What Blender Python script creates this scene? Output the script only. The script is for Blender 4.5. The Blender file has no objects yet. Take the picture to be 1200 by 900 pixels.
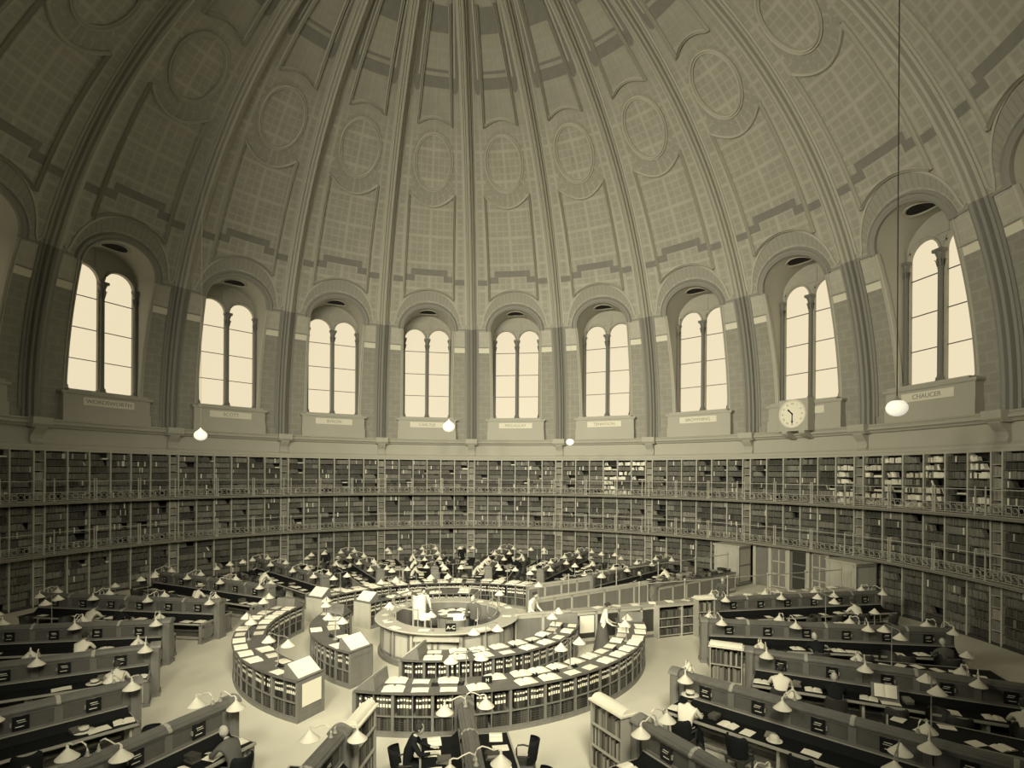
import bpy, math, random
from math import sin, cos, radians as R_, degrees, asin, acos, pi, sqrt, hypot, atan2
from mathutils import Vector, Matrix
from mathutils.geometry import delaunay_2d_cdt
random.seed(7)
SC = bpy.context.scene
COL = SC.collection
PH = 4.57                      # azimuth of a rib, degrees clockwise from +y

# ------------------------------------------------------------------ materials
TINT = (1.0, 0.968, 0.81)
MID, DARK = (1.0, 0.98, 0.84), (1.0, 0.985, 0.88)
def mat(name, v, rough=0.7, tint=None, noise=0.0, scale=3.0, emit=0.0, spec=0.3, stretch=None):
    if tint is None: tint = DARK if v < .28 else MID if v < .5 else TINT
    m = bpy.data.materials.new(name); m.use_nodes = True
    nt = m.node_tree; b = nt.nodes['Principled BSDF']
    col = (v*tint[0], v*tint[1], v*tint[2], 1)
    b.inputs['Base Color'].default_value = col
    b.inputs['Roughness'].default_value = rough
    b.inputs['Specular IOR Level'].default_value = spec
    if noise:
        tc = nt.nodes.new('ShaderNodeTexCoord'); nz = nt.nodes.new('ShaderNodeTexNoise')
        nz.inputs['Scale'].default_value = scale; nz.inputs['Detail'].default_value = 4
        if stretch:
            mp = nt.nodes.new('ShaderNodeMapping'); mp.inputs['Scale'].default_value = stretch
            nt.links.new(tc.outputs['Object'], mp.inputs['Vector']); nt.links.new(mp.outputs[0], nz.inputs['Vector'])
        else:
            nt.links.new(tc.outputs['Object'], nz.inputs['Vector'])
        mx = nt.nodes.new('ShaderNodeMix'); mx.data_type = 'RGBA'
        mx.inputs['A'].default_value = tuple(c*(1-noise) for c in col[:3])+(1,)
        mx.inputs['B'].default_value = tuple(min(1, c*(1+noise)) for c in col[:3])+(1,)
        nt.links.new(nz.outputs['Fac'], mx.inputs['Factor']); nt.links.new(mx.outputs['Result'], b.inputs['Base Color'])
    if emit:
        b.inputs['Emission Color'].default_value = (tint[0], tint[1], tint[2], 1)
        b.inputs['Emission Strength'].default_value = emit
    return m

def island_mat(name, lo, hi, rough=0.7, tint=TINT, power=1.6):
    """each loose piece of the mesh takes its own tone (book cloth, paper)"""
    m = bpy.data.materials.new(name); m.use_nodes = True
    nt = m.node_tree; b = nt.nodes['Principled BSDF']
    g = nt.nodes.new('ShaderNodeNewGeometry'); p = nt.nodes.new('ShaderNodeMath'); p.operation = 'POWER'
    p.inputs[1].default_value = power
    mx = nt.nodes.new('ShaderNodeMix'); mx.data_type = 'RGBA'
    mx.inputs['A'].default_value = tuple(lo*t for t in tint)+(1,); mx.inputs['B'].default_value = tuple(hi*t for t in tint)+(1,)
    nt.links.new(g.outputs['Random Per Island'], p.inputs[0]); nt.links.new(p.outputs[0], mx.inputs['Factor'])
    nt.links.new(mx.outputs['Result'], b.inputs['Base Color'])
    b.inputs['Roughness'].default_value = rough; b.inputs['Specular IOR Level'].default_value = 0.25
    return m

def object_mat(name, lo, hi, rough=0.7, tint=TINT):
    """each object takes its own tone"""
    m = island_mat(name, lo, hi, rough, tint)
    nt = m.node_tree; oi = nt.nodes.new('ShaderNodeObjectInfo')
    p = [n for n in nt.nodes if n.type == 'MATH'][0]
    for l in list(p.inputs[0].links): nt.links.remove(l)
    nt.links.new(oi.outputs['Random'], p.inputs[0])
    return m

def coffer_mat(name, dark, light, step_u, step_v, lw, major=4, brick=False):
    """painted squares on the dome: UV in metres (u along the circle, v up the curve)"""
    m = bpy.data.materials.new(name); m.use_nodes = True
    nt = m.node_tree; N = nt.nodes; L = nt.links; b = N['Principled BSDF']
    uv = N.new('ShaderNodeUVMap'); uv.uv_map = 'UVMap'
    sp = N.new('ShaderNodeSeparateXYZ'); L.new(uv.outputs[0], sp.inputs[0])
    def M(op, a, c=None):
        n = N.new('ShaderNodeMath'); n.operation = op
        for i, x in enumerate((a, c)):
            if x is None: continue
            if isinstance(x, (int, float)): n.inputs[i].default_value = x
            else: L.new(x, n.inputs[i])
        return n.outputs[0]
    def line(c, step, w):
        q = M('DIVIDE', c, step); f = M('FRACT', M('ADD', q, 100.5)); d = M('ABSOLUTE', M('SUBTRACT', f, 0.5))
        # soft edged painted line round the multiple of step
        n = N.new('ShaderNodeMapRange'); n.inputs['From Min'].default_value = w*0.55/step; n.inputs['From Max'].default_value = w*1.15/step
        n.inputs['To Min'].default_value = 1; n.inputs['To Max'].default_value = 0; L.new(d, n.inputs['Value'])
        return n.outputs[0]
    u, v = sp.outputs[0], sp.outputs[1]
    if brick:
        row = M('FLOOR', M('DIVIDE', v, step_v)); u2 = M('ADD', u, M('MULTIPLY', M('MODULO', row, 2), step_u*0.5))
        v2 = M('ADD', v, step_v*0.5) if False else v
        a = M('MAXIMUM', line(u2, step_u, lw), line(v2, step_v, lw))
    else:
        a = M('MAXIMUM', line(u, step_u, lw), line(v, step_v, lw))
        big = M('MAXIMUM', line(u, step_u*major, lw*1.9), line(v, step_v*major, lw*1.9))
        a = M('MAXIMUM', M('MULTIPLY', a, 0.62), big)
        fade = N.new('ShaderNodeMapRange'); fade.inputs['From Min'].default_value = 19.9; fade.inputs['From Max'].default_value = 20.9; fade.inputs['To Min'].default_value = 1; fade.inputs['To Max'].default_value = .3; L.new(v, fade.inputs['Value'])
        a = M('MULTIPLY', a, fade.outputs[0])
    nz = N.new('ShaderNodeTexNoise'); nz.inputs['Scale'].default_value = 0.9; nz.inputs['Detail'].default_value = 5
    L.new(uv.outputs[0], nz.inputs['Vector'])
    nf = M('ADD', M('MULTIPLY', nz.outputs['Fac'], 0.35), 0.825)
    mx = N.new('ShaderNodeMix'); mx.data_type = 'RGBA'
    mx.inputs['A'].default_value = tuple(dark*t for t in MID)+(1,); mx.inputs['B'].default_value = tuple(light*t for t in MID)+(1,)
    L.new(a, mx.inputs['Factor'])
    vm = N.new('ShaderNodeVectorMath'); vm.operation = 'SCALE'
    L.new(mx.outputs['Result'], vm.inputs[0]); L.new(nf, vm.inputs['Scale']); L.new(vm.outputs[0], b.inputs['Base Color'])
    b.inputs['Roughness'].default_value = 0.8; b.inputs['Specular IOR Level'].default_value = 0.15
    return m

def pane_mat(name, s, tint=(1.0, 0.925, 0.70)):
    m = bpy.data.materials.new(name); m.use_nodes = True
    nt = m.node_tree; b = nt.nodes['Principled BSDF']
    b.inputs['Base Color'].default_value = (.03, .03, .03, 1); b.inputs['Roughness'].default_value = 0.4; b.inputs['Specular IOR Level'].default_value = .1
    b.inputs['Emission Color'].default_value = tint+(1,); b.inputs['Emission Strength'].default_value = s
    m.cycles.emission_sampling = 'FRONT_BACK' if hasattr(m.cycles, 'emission_sampling') else m.cycles.emission_sampling
    return m

NIGHT = (0.86, 0.95, 1.0)
M = dict(
    dome=coffer_mat('painted_dome', 0.34, 0.42, 0.44, 0.44, 0.055),
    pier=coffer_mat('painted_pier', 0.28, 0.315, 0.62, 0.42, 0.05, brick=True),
    impost=coffer_mat('painted_impost', 0.42, 0.46, 0.62, 0.42, 0.04, brick=True),
    white_strip=mat('white_strip', 0.68, 0.8),
    band=mat('dark_painted_band', 0.215, 0.8, noise=.15),
    mould=mat('plaster_moulding', 0.44, 0.75), cell=mat('painted_cell', 0.32, 0.8),
    mould_dark=mat('shadow_moulding', 0.27, 0.75),  # darker tone for archivolt, string courses and voussoir ticks
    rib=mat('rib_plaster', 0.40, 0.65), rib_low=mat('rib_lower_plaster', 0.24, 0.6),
    reveal=mat('reveal_plaster', 0.44, 0.7), tymp=mat('tympanum_plaster', 0.36, 0.8, noise=.1),
    column=mat('colonnette', 0.16, 0.5), void=mat('dark_void', 0.015, 0.9),
    cornice=mat('cornice_plaster', 0.40, 0.7, noise=.06, scale=.6), plate=mat('name_panel', 0.68, 0.7), letter=mat('letter_paint', 0.30, 0.7),
    bar=mat('glazing_bar', 0.10, 0.6),
    pane=pane_mat('daylit_pane', 0.89, (1,.86,.585)), pane_sun=pane_mat('sunny_pane', 0.35), lantern=pane_mat('lantern_pane', 0.8),
    floor=mat('cork_floor', 0.64, 0.55, noise=.12, scale=.55),
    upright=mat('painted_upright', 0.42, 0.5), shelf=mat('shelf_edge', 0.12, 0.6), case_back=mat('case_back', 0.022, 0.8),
    iron=mat('gilded_railing', 0.40, 0.45), gallery=mat('gallery_floor', 0.30, 0.6), soffit=mat('gallery_soffit', 0.10, 0.7),
    wood=mat('oak_panel', 0.18, 0.45, noise=.25, scale=6, stretch=(1, 1, .15)), wood_light=mat('pale_oak', 0.42, 0.45, noise=.14, scale=6, stretch=(1, 1, .15)),
    oak_screen=mat('oak_screen', 0.10, 0.45, noise=.25, scale=5), oak_rail=mat('oak_screen_rail', 0.155, 0.45, noise=.2, scale=5), wood_dark=mat('dark_oak', 0.045, 0.5, noise=.25, scale=6), oak_top=mat('oak_worn_top', 0.12, 0.4, noise=.3, scale=5),
    leather=mat('black_leather', 0.010, 0.6, tint=NIGHT, spec=.12), edge=mat('worn_oak_edge', 0.34, 0.4),
    paper=mat('white_paper', 0.82, 0.8), lamp=mat('enamel_shade', 0.66, 0.4), brass=mat('dull_brass', 0.28, 0.35),
    globe=mat('opal_globe', 0.85, 0.3, emit=0.62), cord=mat('dark_cord', 0.03, 0.7),
    plate_black=mat('black_plate', 0.012, 0.4, tint=NIGHT), plate_mark=mat('white_paint', 0.75, 0.6),
    coat=mat('dark_coat', 0.018, 0.9, tint=NIGHT, spec=.08), coat_grey=mat('grey_coat', 0.10, 0.9), blouse=mat('white_blouse', 0.78, 0.9),
    skin=mat('skin', 0.48, 0.6), hair=mat('dark_hair', 0.03, 0.7), hair_grey=mat('grey_hair', 0.45, 0.8), straw=mat('straw', 0.62, 0.8), felt=mat('dark_felt', 0.05, 0.9),
    
    volume=object_mat('volume_cloth', 0.015, 0.10), label=mat('spine_label', 0.80, 0.8),
    book_one=object_mat('book_cloth_single', 0.04, 0.35), pale_one=object_mat('pale_book_single', 0.5, 0.85),
)

# ------------------------------------------------------------------ mesh builder
class MB:
    def __init__(s): s.v = []; s.f = []; s.m = []; s.uv = []; s.sm = []
    def add(s, vs, fs, mi=0, smooth=False):
        o = len(s.v); s.v.extend(vs)
        for f in fs: s.f.append([i+o for i in f]); s.m.append(mi); s.sm.append(smooth)
    def box(s, x0, x1, y0, y1, z0, z1, mi=0, mt=None):
        vs = [Vector(p) for p in ((x0,y0,z0),(x1,y0,z0),(x1,y1,z0),(x0,y1,z0),(x0,y0,z1),(x1,y0,z1),(x1,y1,z1),(x0,y1,z1))]
        if mt is not None: vs = [mt @ p for p in vs]
        s.add(vs, [(0,3,2,1),(4,5,6,7),(0,1,5,4),(1,2,6,5),(2,3,7,6),(3,0,4,7)], mi)
    def bevbox(s, x0, x1, y0, y1, z0, z1, b=.01, mi=0, mt=None):
        """box with chamfered vertical and top edges"""
        def ring(i, z): return [(x0+i,y0+i+b,z),(x0+i+b,y0+i,z),(x1-i-b,y0+i,z),(x1-i,y0+i+b,z),(x1-i,y1-i-b,z),(x1-i-b,y1-i,z),(x0+i+b,y1-i,z),(x0+i,y1-i-b,z)]
        vs = ring(0, z0)+ring(0, z1-b)+ring(b, z1)
        vs = [Vector(p) for p in vs]
        if mt is not None: vs = [mt @ p for p in vs]
        fs = [tuple(range(7,-1,-1)), tuple(range(16,24))]
        for k in (0, 8):
            for i in range(8): fs.append((k+i, k+(i+1)%8, k+8+(i+1)%8, k+8+i))
        s.add(vs, fs, mi)
    def strip(s, rows, mi=0, close=False, smooth=False):
        """rows: equal length point lists; faces between neighbours"""
        n = len(rows[0]); vs = [p for r in rows for p in r]; fs = []
        for i in range(len(rows)-1):
            for j in range(n if close else n-1):
                k = (j+1) % n
                fs.append((i*n+j, i*n+k, (i+1)*n+k, (i+1)*n+j))
        s.add(vs, fs, mi, smooth)
    def lathe(s, prof, n=12, c=(0,0,0), mi=0, smooth=True, mt=None, cap=False):
        rows = []
        for r, z in prof:
            row = [Vector((c[0]+r*cos(2*pi*i/n), c[1]+r*sin(2*pi*i/n), c[2]+z)) for i in range(n)]
            if mt is not None: row = [mt @ p for p in row]
            rows.append(row)
        s.strip(rows, mi, True, smooth)
        if cap:
            for row, fl in ((rows[0], True), (rows[-1], False)):
                s.add(row, [tuple(range(n-1,-1,-1)) if fl else tuple(range(n))], mi)
    def tube(s, pts, r, n=6, mi=0, smooth=True, cap=True):
        pts = [Vector(p) for p in pts]; rows = []
        rr = r if isinstance(r, (list, tuple)) else [r]*len(pts)
        for i, p in enumerate(pts):
            t = (pts[min(i+1, len(pts)-1)]-pts[max(i-1, 0)]).normalized()
            a = Vector((0,0,1)) if abs(t.z) < .9 else Vector((1,0,0))
            u = t.cross(a).normalized(); w = u.cross(t)
            rows.append([p+(u*cos(2*pi*k/n)+w*sin(2*pi*k/n))*rr[i] for k in range(n)])
        s.strip(rows, mi, True, smooth)
        if cap:
            s.add(rows[0], [tuple(range(n))], mi); s.add(rows[-1], [tuple(range(n-1,-1,-1))], mi)
    def prism(s, poly, z0, z1, mi=0, mt=None):
        n = len(poly); vs = [Vector((p[0],p[1],z0)) for p in poly]+[Vector((p[0],p[1],z1)) for p in poly]
        if mt is not None: vs = [mt @ p for p in vs]
        s.add(vs, [tuple(range(n-1,-1,-1)), tuple(range(n,2*n))]+[(i,(i+1)%n,n+(i+1)%n,n+i) for i in range(n)], mi)
    def mesh(s, name, mats, uvf=None):
        me = bpy.data.meshes.new(name)
        me.from_pydata([tuple(p) for p in s.v], [], s.f)
        if not isinstance(mats, (list, tuple)): mats = [mats]
        for m in mats: me.materials.append(m)
        me.polygons.foreach_set('material_index', s.m); me.polygons.foreach_set('use_smooth', s.sm)
        if uvf:
            l = me.uv_layers.new(name='UVMap'); vs = [uvf(p) for p in s.v]
            for lp in me.loops: l.data[lp.index].uv = vs[lp.vertex_index]
        me.update(); return me
    def build(s, name, mats, parent=None, uvf=None):
        return link(name, s.mesh(name, mats, uvf), parent)

def link(name, data, parent=None):
    o = bpy.data.objects.new(name, data); COL.objects.link(o)
    if parent is not None: o.parent = parent
    return o
def tag(o, label=None, cat=None, group=None, kind=None):
    if label: o['label'] = label
    if cat: o['category'] = cat
    if group: o['group'] = group
    if kind: o['kind'] = kind
    return o
def empty(name, loc=(0,0,0), rz=0.0):
    o = link(name, None); o.location = loc; o.rotation_euler = (0,0,rz); o.empty_display_size = .2
    return o
def kids(o): return KID.get(o.name, [])
def copy_tree(o):
    c = o.copy(); COL.objects.link(c)
    for k in list(o.children):
        d = copy_tree(k); d.parent = c
    return c
def pol(r, az, z=0.0): return Vector((r*sin(R_(az)), r*cos(R_(az)), z))

def text_obj(name, body, size, m, parent, loc, rot, ex=.003):
    fc = bpy.data.curves.new(name, 'FONT'); fc.body = body; fc.size = size; fc.align_x = 'CENTER'; fc.align_y = 'CENTER'; fc.extrude = ex
    tmp = bpy.data.objects.new(name, fc); COL.objects.link(tmp); bpy.context.view_layer.update()
    me = bpy.data.meshes.new_from_object(tmp.evaluated_get(bpy.context.evaluated_depsgraph_get()))
    bpy.data.objects.remove(tmp); me.materials.clear(); me.materials.append(m)
    o = link(name, me, parent); o.location = loc; o.rotation_euler = rot; return o
# ------------------------------------------------------------------ camera
cam = bpy.data.cameras.new('camera'); co = link('camera', cam)
cam.sensor_width = 36; cam.sensor_fit = 'HORIZONTAL'; cam.lens = 646.57/1200*36
cam.shift_x = 0; cam.shift_y = 104.43/1200; cam.clip_end = 200; cam.clip_start = .05
yaw, roll = 0.114, 0.0062
fw = Vector((sin(yaw), cos(yaw), 0)); rt = Vector((cos(yaw), -sin(yaw), 0)); up = Vector((0,0,1))
r2 = rt*cos(roll)+up*sin(roll); u2 = up*cos(roll)-rt*sin(roll)
co.matrix_world = Matrix((( r2.x,u2.x,-fw.x,0),(r2.y,u2.y,-fw.y,-20.603),(r2.z,u2.z,-fw.z,6.5),(0,0,0,1)))
SC.camera = co

# ------------------------------------------------------------------ dome
RD, ZC = 21.66, 9.4
def sp(lat, z=None, th=None, h=0.0):
    """point on the dome's inner face in bay coordinates: lat metres sideways, height z (or elevation th), h metres proud of it"""
    if th is None: th = degrees(asin(max(-1, min(1, (z-ZC)/RD)))) if z > ZC else 0.0
    zz = ZC+(RD-h)*sin(R_(th)) if (z is None or z > ZC) else z
    r = (RD-h)*cos(R_(th)); 
    return Vector((lat, sqrt(max(0, r*r-lat*lat)), zz))
def dome_uv(p):
    th = asin(max(-1, min(1, (p.z-ZC)/RD))) if p.z > ZC else 0
    a = atan2(p.x, p.y)
    return (a*RD*0.80, th*RD+min(0, p.z-ZC))
SPR, ARH, HW, SILL = 16.95, 1.45, 1.80, 10.6
def outline(o=0.0, n=24, oz=None, side=True, zlow=SILL):
    oz = o if oz is None else oz
    pts = []
    if side: pts += [(-HW-o, zlow+(SPR-zlow)*i/14) for i in range(14)]
    pts += [(-(HW+o)*cos(pi*i/n), SPR+(ARH+oz)*sin(pi*i/n)) for i in range(n+1)]
    if side: pts += [(HW+o, SPR-(SPR-zlow)*(i+1)/14) for i in range(14)]
    return pts
def dome_bay():
    mb = MB(); TH0 = 0.0; TOP = 28.0
    def par(lat, z):
        th = degrees(asin((z-ZC)/RD)); return Vector((degrees(asin(lat/(RD*cos(R_(th))))), th))
    verts = []; edges = []
    def chain(pts, close=False):
        o = len(verts); verts.extend(pts)
        for i in range(len(pts)-1): edges.append((o+i, o+i+1))
        if close: edges.append((o+len(pts)-1, o))
    hole = [par(*p) for p in outline()]
    chain(hole, True)
    ths = [degrees(asin((z-ZC)/RD)) for z in (15.45, 15.8, 17.0)]
    for t in ths:
        z = ZC+RD*sin(R_(t)); 
        chain([Vector((-9+18*i/24, t)) for i in range(25)]) if False else None
    NB = 20
    chain([Vector((-9+18*i/NB, 0.0)) for i in range(NB+1)]+[Vector((9, TOP*i/16)) for i in range(1,17)]+[Vector((9-18*i/NB, TOP)) for i in range(1,NB+1)]+[Vector((-9, TOP*(16-i)/16)) for i in range(1,16)], True)
    # horizontal colour borders either side of the opening
    for t in ths:
        z = ZC+RD*sin(R_(t)); a = par(HW, z).x if z < SPR else degrees(asin(HW/(RD*cos(R_(t)))))
        chain([Vector((a+(9-a)*i/6, t)) for i in range(7)]); chain([Vector((-a-(9-a)*i/6, t)) for i in range(7)])
    from mathutils.geometry import intersect_point_tri_2d
    poly = hole
    def inside(p):
        c = False; n = len(poly)
        for i in range(n):
            a, b = poly[i], poly[i-1]
            if (a.y > p.y) != (b.y > p.y) and p.x < (b.x-a.x)*(p.y-a.y)/(b.y-a.y)+a.x: c = not c
        return c
    for i in range(1, 16):
        for j in range(1, NB):
            q = Vector((-9+18*j/NB, TOP*i/16+.13))
            if not inside(q) and min((q-h).length for h in hole) > .35 and all(abs(q.y-t) > .3 for t in ths): verts.append(q)
    vo, eo, fo, *_ = delaunay_2d_cdt(verts, edges, [], 0, 1e-5)
    def S(p): 
        th = p.y; r = RD*cos(R_(th)); return Vector((r*sin(R_(p.x)), r*cos(R_(p.x)), ZC+RD*sin(R_(th))))
    P3 = [S(p) for p in vo]; fs = [[], [], [], []]
    for f in fo:
        c = (vo[f[0]]+vo[f[1]]+vo[f[2]])/3
        if inside(c): continue
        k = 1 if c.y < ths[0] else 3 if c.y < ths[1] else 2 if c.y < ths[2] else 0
        a, b, d = (P3[i] for i in f)
        nrm = (b-a).cross(d-a)
        g = tuple(f) if nrm.dot((a-Vector((0,0,ZC)))) < 0 else tuple(reversed(f))
        fs[k].append(g)
    for k in range(4):
        o = len(mb.v)
        mb.add(P3, fs[k], k)
    # upper part
    n = 12; rows = []
    for i in range(25):
        th = TOP+(73.6-TOP)*i/24
        rows.append([S(Vector((9-18*j/n, th))) for j in range(n+1)])
    mb.strip(rows, 0)
    # drum below the springing
    mb.strip([[Vector((RD*sin(R_(9-18*j/n)), RD*cos(R_(9-18*j/n)), z)) for j in range(n+1)] for z in (8.6, 9.4)], 1)
    # reveal of the window opening back to the window wall
    YW = 21.92
    ol = outline(0, 24)
    rows = [[sp(x, z) for x, z in ol], [Vector((x*1.0, YW, z)) for x, z in ol]]
    mb.strip(rows, 4)
    mb.add([sp(-HW, SILL), Vector((-HW, YW, SILL)), Vector((HW, YW, SILL)), sp(HW, SILL)], [(0,1,2,3)], 4)
    return mb
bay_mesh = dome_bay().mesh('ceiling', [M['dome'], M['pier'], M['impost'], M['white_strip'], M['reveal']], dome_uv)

def ribbon(mb, pts, prof, mi=0, closed=False, smooth=False):
    """moulding swept over the dome face; pts (lat, th); prof (sideways, proud)"""
    P = [sp(l, th=t) for l, t in pts]; n = len(P); rows = []
    for i in range(n):
        a = P[(i-1) % n] if (closed or i) else P[0]; b = P[(i+1) % n] if (closed or i < n-1) else P[-1]
        t = (b-a).normalized(); nr = (Vector((0,0,ZC))-P[i]).normalized() if P[i].z > ZC else Vector((-P[i].x, -P[i].y, 0)).normalized()
        sd = t.cross(nr).normalized()
        rows.append([P[i]+sd*x+nr*h for x, h in prof])
    if closed: rows.append(rows[0])
    mb.strip(rows, mi, False, smooth)
def zth(z): return degrees(asin((z-ZC)/RD))
def patch(mb, l0, l1, t0, t1, h, mi, n=4):
    rows = [[sp(l0(t)+(l1(t)-l0(t))*j/n, th=t, h=h) for j in range(n, -1, -1)] for t in (t0+(t1-t0)*i/3 for i in range(4))]
    mb.strip(rows, mi)
def dome_deco():
    """mouldings and painted bands of one bay of the dome"""
    mb = MB()
    MP = [(-.08,0),(-.08,.08),(-.04,.16),(0,.05),(.04,.16),(.08,.08),(.08,0)]
    MT = [(-.04,0),(-.04,.05),(.04,.05),(.04,0)]
    # archivolt round the window head
    A = [(x, zth(z)) for x, z in outline(0.0, 32, side=False)]
    ribbon(mb, A, [(.03,-.05),(.02,.10),(-.08,.14),(-.12,.07),(-.24,.09),(-.30,.15),(-.36,.05),(-.38,-.02)], 1)
    A = [(-2.66, zth(17.3)), (-2.5, zth(17.15))]+[(x, zth(z)) for x, z in outline(0.62, 32, 1.12, side=False)][2:-2]+[(2.5, zth(17.15)), (2.66, zth(17.3))]
    ribbon(mb, A, [(-.05,0),(-.05,.05),(.05,.05),(.05,0)], 0)
    # voussoir band in between
    rows = []
    for o, oz in ((.42,.45),(.60,1.04)):
        rows.append([sp(x, z=z, h=.012) for x, z in outline(o, 40, oz, side=False)[4:-4]])
    mb.strip(rows, 3)
    for i in range(3, 24):
        a = pi*i/26; q = []
        for da in (-.012, .012):
            for o, oz in ((.42,.45),(.58,1.02)):
                q.append(sp(-(HW+o)*cos(a+da), z=SPR+(ARH+oz)*sin(a+da), h=.02))
        mb.add(q, [(0,1,3,2)], 1)
    # string courses across the piers and splayed mouldings down the jambs
    for s in (-1, 1):
        for z, h, d, mi in ((17.02,.10,.06,1),(15.83,.07,.05,1)):
            t = zth(z); r = RD*cos(R_(t)); xs = [s*(HW+.04+(r*sin(R_(9))-.40-HW-.04)*i/5) for i in range(6)]
            rows = [[sp(x, z=zz, h=hh) for zz, hh in ((z-h/2,0),(z-h/2+.01,d),(z+h/2-.01,d),(z+h/2,0))] for x in xs]
            mb.strip(rows if s < 0 else rows[::-1], mi)
        zs = [SILL+(SPR-SILL)*i/16 for i in range(17)]
        ribbon(mb, [(s*HW, zth(z)) for z in (zs if s < 0 else zs[::-1])], [(.06,-.12),(.03,.03),(-.04,.07),(-.07,.0),(-.10,.05),(-.15,.05),(-.17,0)], 0)
    # long panel frame above the window
    side = lambda t: 1.76+(1.45-1.76)*(t-26.2)/(44.4-26.2)
    arc = [(1.76*cos(pi*(1-i/20)), 0) for i in range(21)]
    low = [(x, 26.2+1.75*(1-(x/1.76)**2)) for x, _ in arc]
    ts = [26.2+(44.4-26.2)*i/12 for i in range(13)]
    ribbon(mb, [(-side(t), t) for t in reversed(ts)]+low[1:-1]+[(side(t), t) for t in ts], MP, 0)
    # crescents, oval
    ribbon(mb, [(-1.45+2.9*i/20, 44.4-2.1*(1-((i-10)/10)**2)) for i in range(21)], [(-.06,0),(-.06,.08),(0,.16),(.06,.12),(.1,0)], 0)
    ov = lambda a, b, n=40: [(a*cos(2*pi*i/n), 49.3+b*sin(2*pi*i/n)) for i in range(n)]
    ribbon(mb, ov(1.12, 4.35), [(-.11,0),(-.11,.08),(-.05,.05),(0,.14),(.05,.05),(.11,.08),(.11,0)], 0, True)
    for s in (-1, 1):     # radial coffering between oval and crescent
        for ring in range(2):
            for i in range(11):
                a = pi*(0.14+0.72*i/10); a2 = a+pi*.052
                q = [(1.27+.27*ring, 4.75+1.02*ring), (1.5+.27*ring, 5.62+1.02*ring)]
                pts = []
                for aa in (a, a2):
                    for (ra, rb) in q:
                        pts.append((ra*cos(aa)*(1 if s < 0 else .84), 49.3+s*rb*sin(aa)*(1 if s < 0 else .9)))
                if s > 0 and ring: continue
                if max(abs(p[0]) for p in pts) > 1.5: continue
                if min(p[1] for p in pts) < 42.6: continue
                mb.add([sp(l, th=t, h=.012) for l, t in pts], [(0,1,3,2)], 3)
    up_ = [(-1.0+2.0*i/16, 54.9+1.15*(1-((i-8)/8)**2)) for i in range(17)]
    us = lambda t: 1.0+(.45-1.0)*(t-54.9)/(71-54.9)
    ts = [54.9+16.1*i/12 for i in range(13)]
    ribbon(mb, [(-us(t), t) for t in reversed(ts)]+up_[1:-1]+[(us(t), t) for t in ts], MP, 0)
    # painted key bands
    patch(mb, lambda t: -1.25, lambda t: 1.25, 30.4, 31.5, .012, 2); 
    for s in (-1, 1):
        patch(mb, lambda t: min(s*1.0, s*1.68), lambda t: max(s*1.0, s*1.68), 29.3, 30.4, .013, 2)
        patch(mb, lambda t: min(s*1.82, s*2.55), lambda t: max(s*1.82, s*2.55), 28.9, 29.9, .012, 2)
    patch(mb, lambda t: -us(t)+.06, lambda t: us(t)-.06, 60.1, 61.7, .012, 2)
    patch(mb, lambda t: -us(t)+.12, lambda t: us(t)-.12, 62.2, 62.6, .012, 2)
    patch(mb, lambda t: -us(t)+.06, lambda t: us(t)-.06, 67.3, 70.6, .012, 2)
    bw = lambda t: RD*cos(R_(t))*sin(R_(9))
    for s in (-1, 1):
        f0 = lambda t: us(t)+.09; f1 = lambda t: max(us(t)+.12, min(us(t)+.42, bw(t)-.42))
        patch(mb, (lambda t: f0(t)) if s > 0 else (lambda t: -f1(t)), (lambda t: f1(t)) if s > 0 else (lambda t: -f0(t)), 60.4, 72.5, .013, 2)
        # rounded foot of the band
        c = [(s*(us(60.4)+.255+.165*cos(pi+pi*i/8)), 60.4-1.0*sin(pi*i/8)) for i in range(9)]
        mb.add([sp(l, th=t, h=.013) for l, t in c], [tuple(range(9)) if s > 0 else tuple(range(8,-1,-1))], 2)
        patch(mb, (lambda t: us(t)+.16) if s > 0 else (lambda t: -us(t)-.23), (lambda t: us(t)+.23) if s > 0 else (lambda t: -us(t)-.16), 61.2, 72.0, .02, 0)
    return mb
deco_mesh = dome_deco().mesh('trim', [M['mould'], M['mould_dark'], M['band'], M['cell']], dome_uv)

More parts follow.
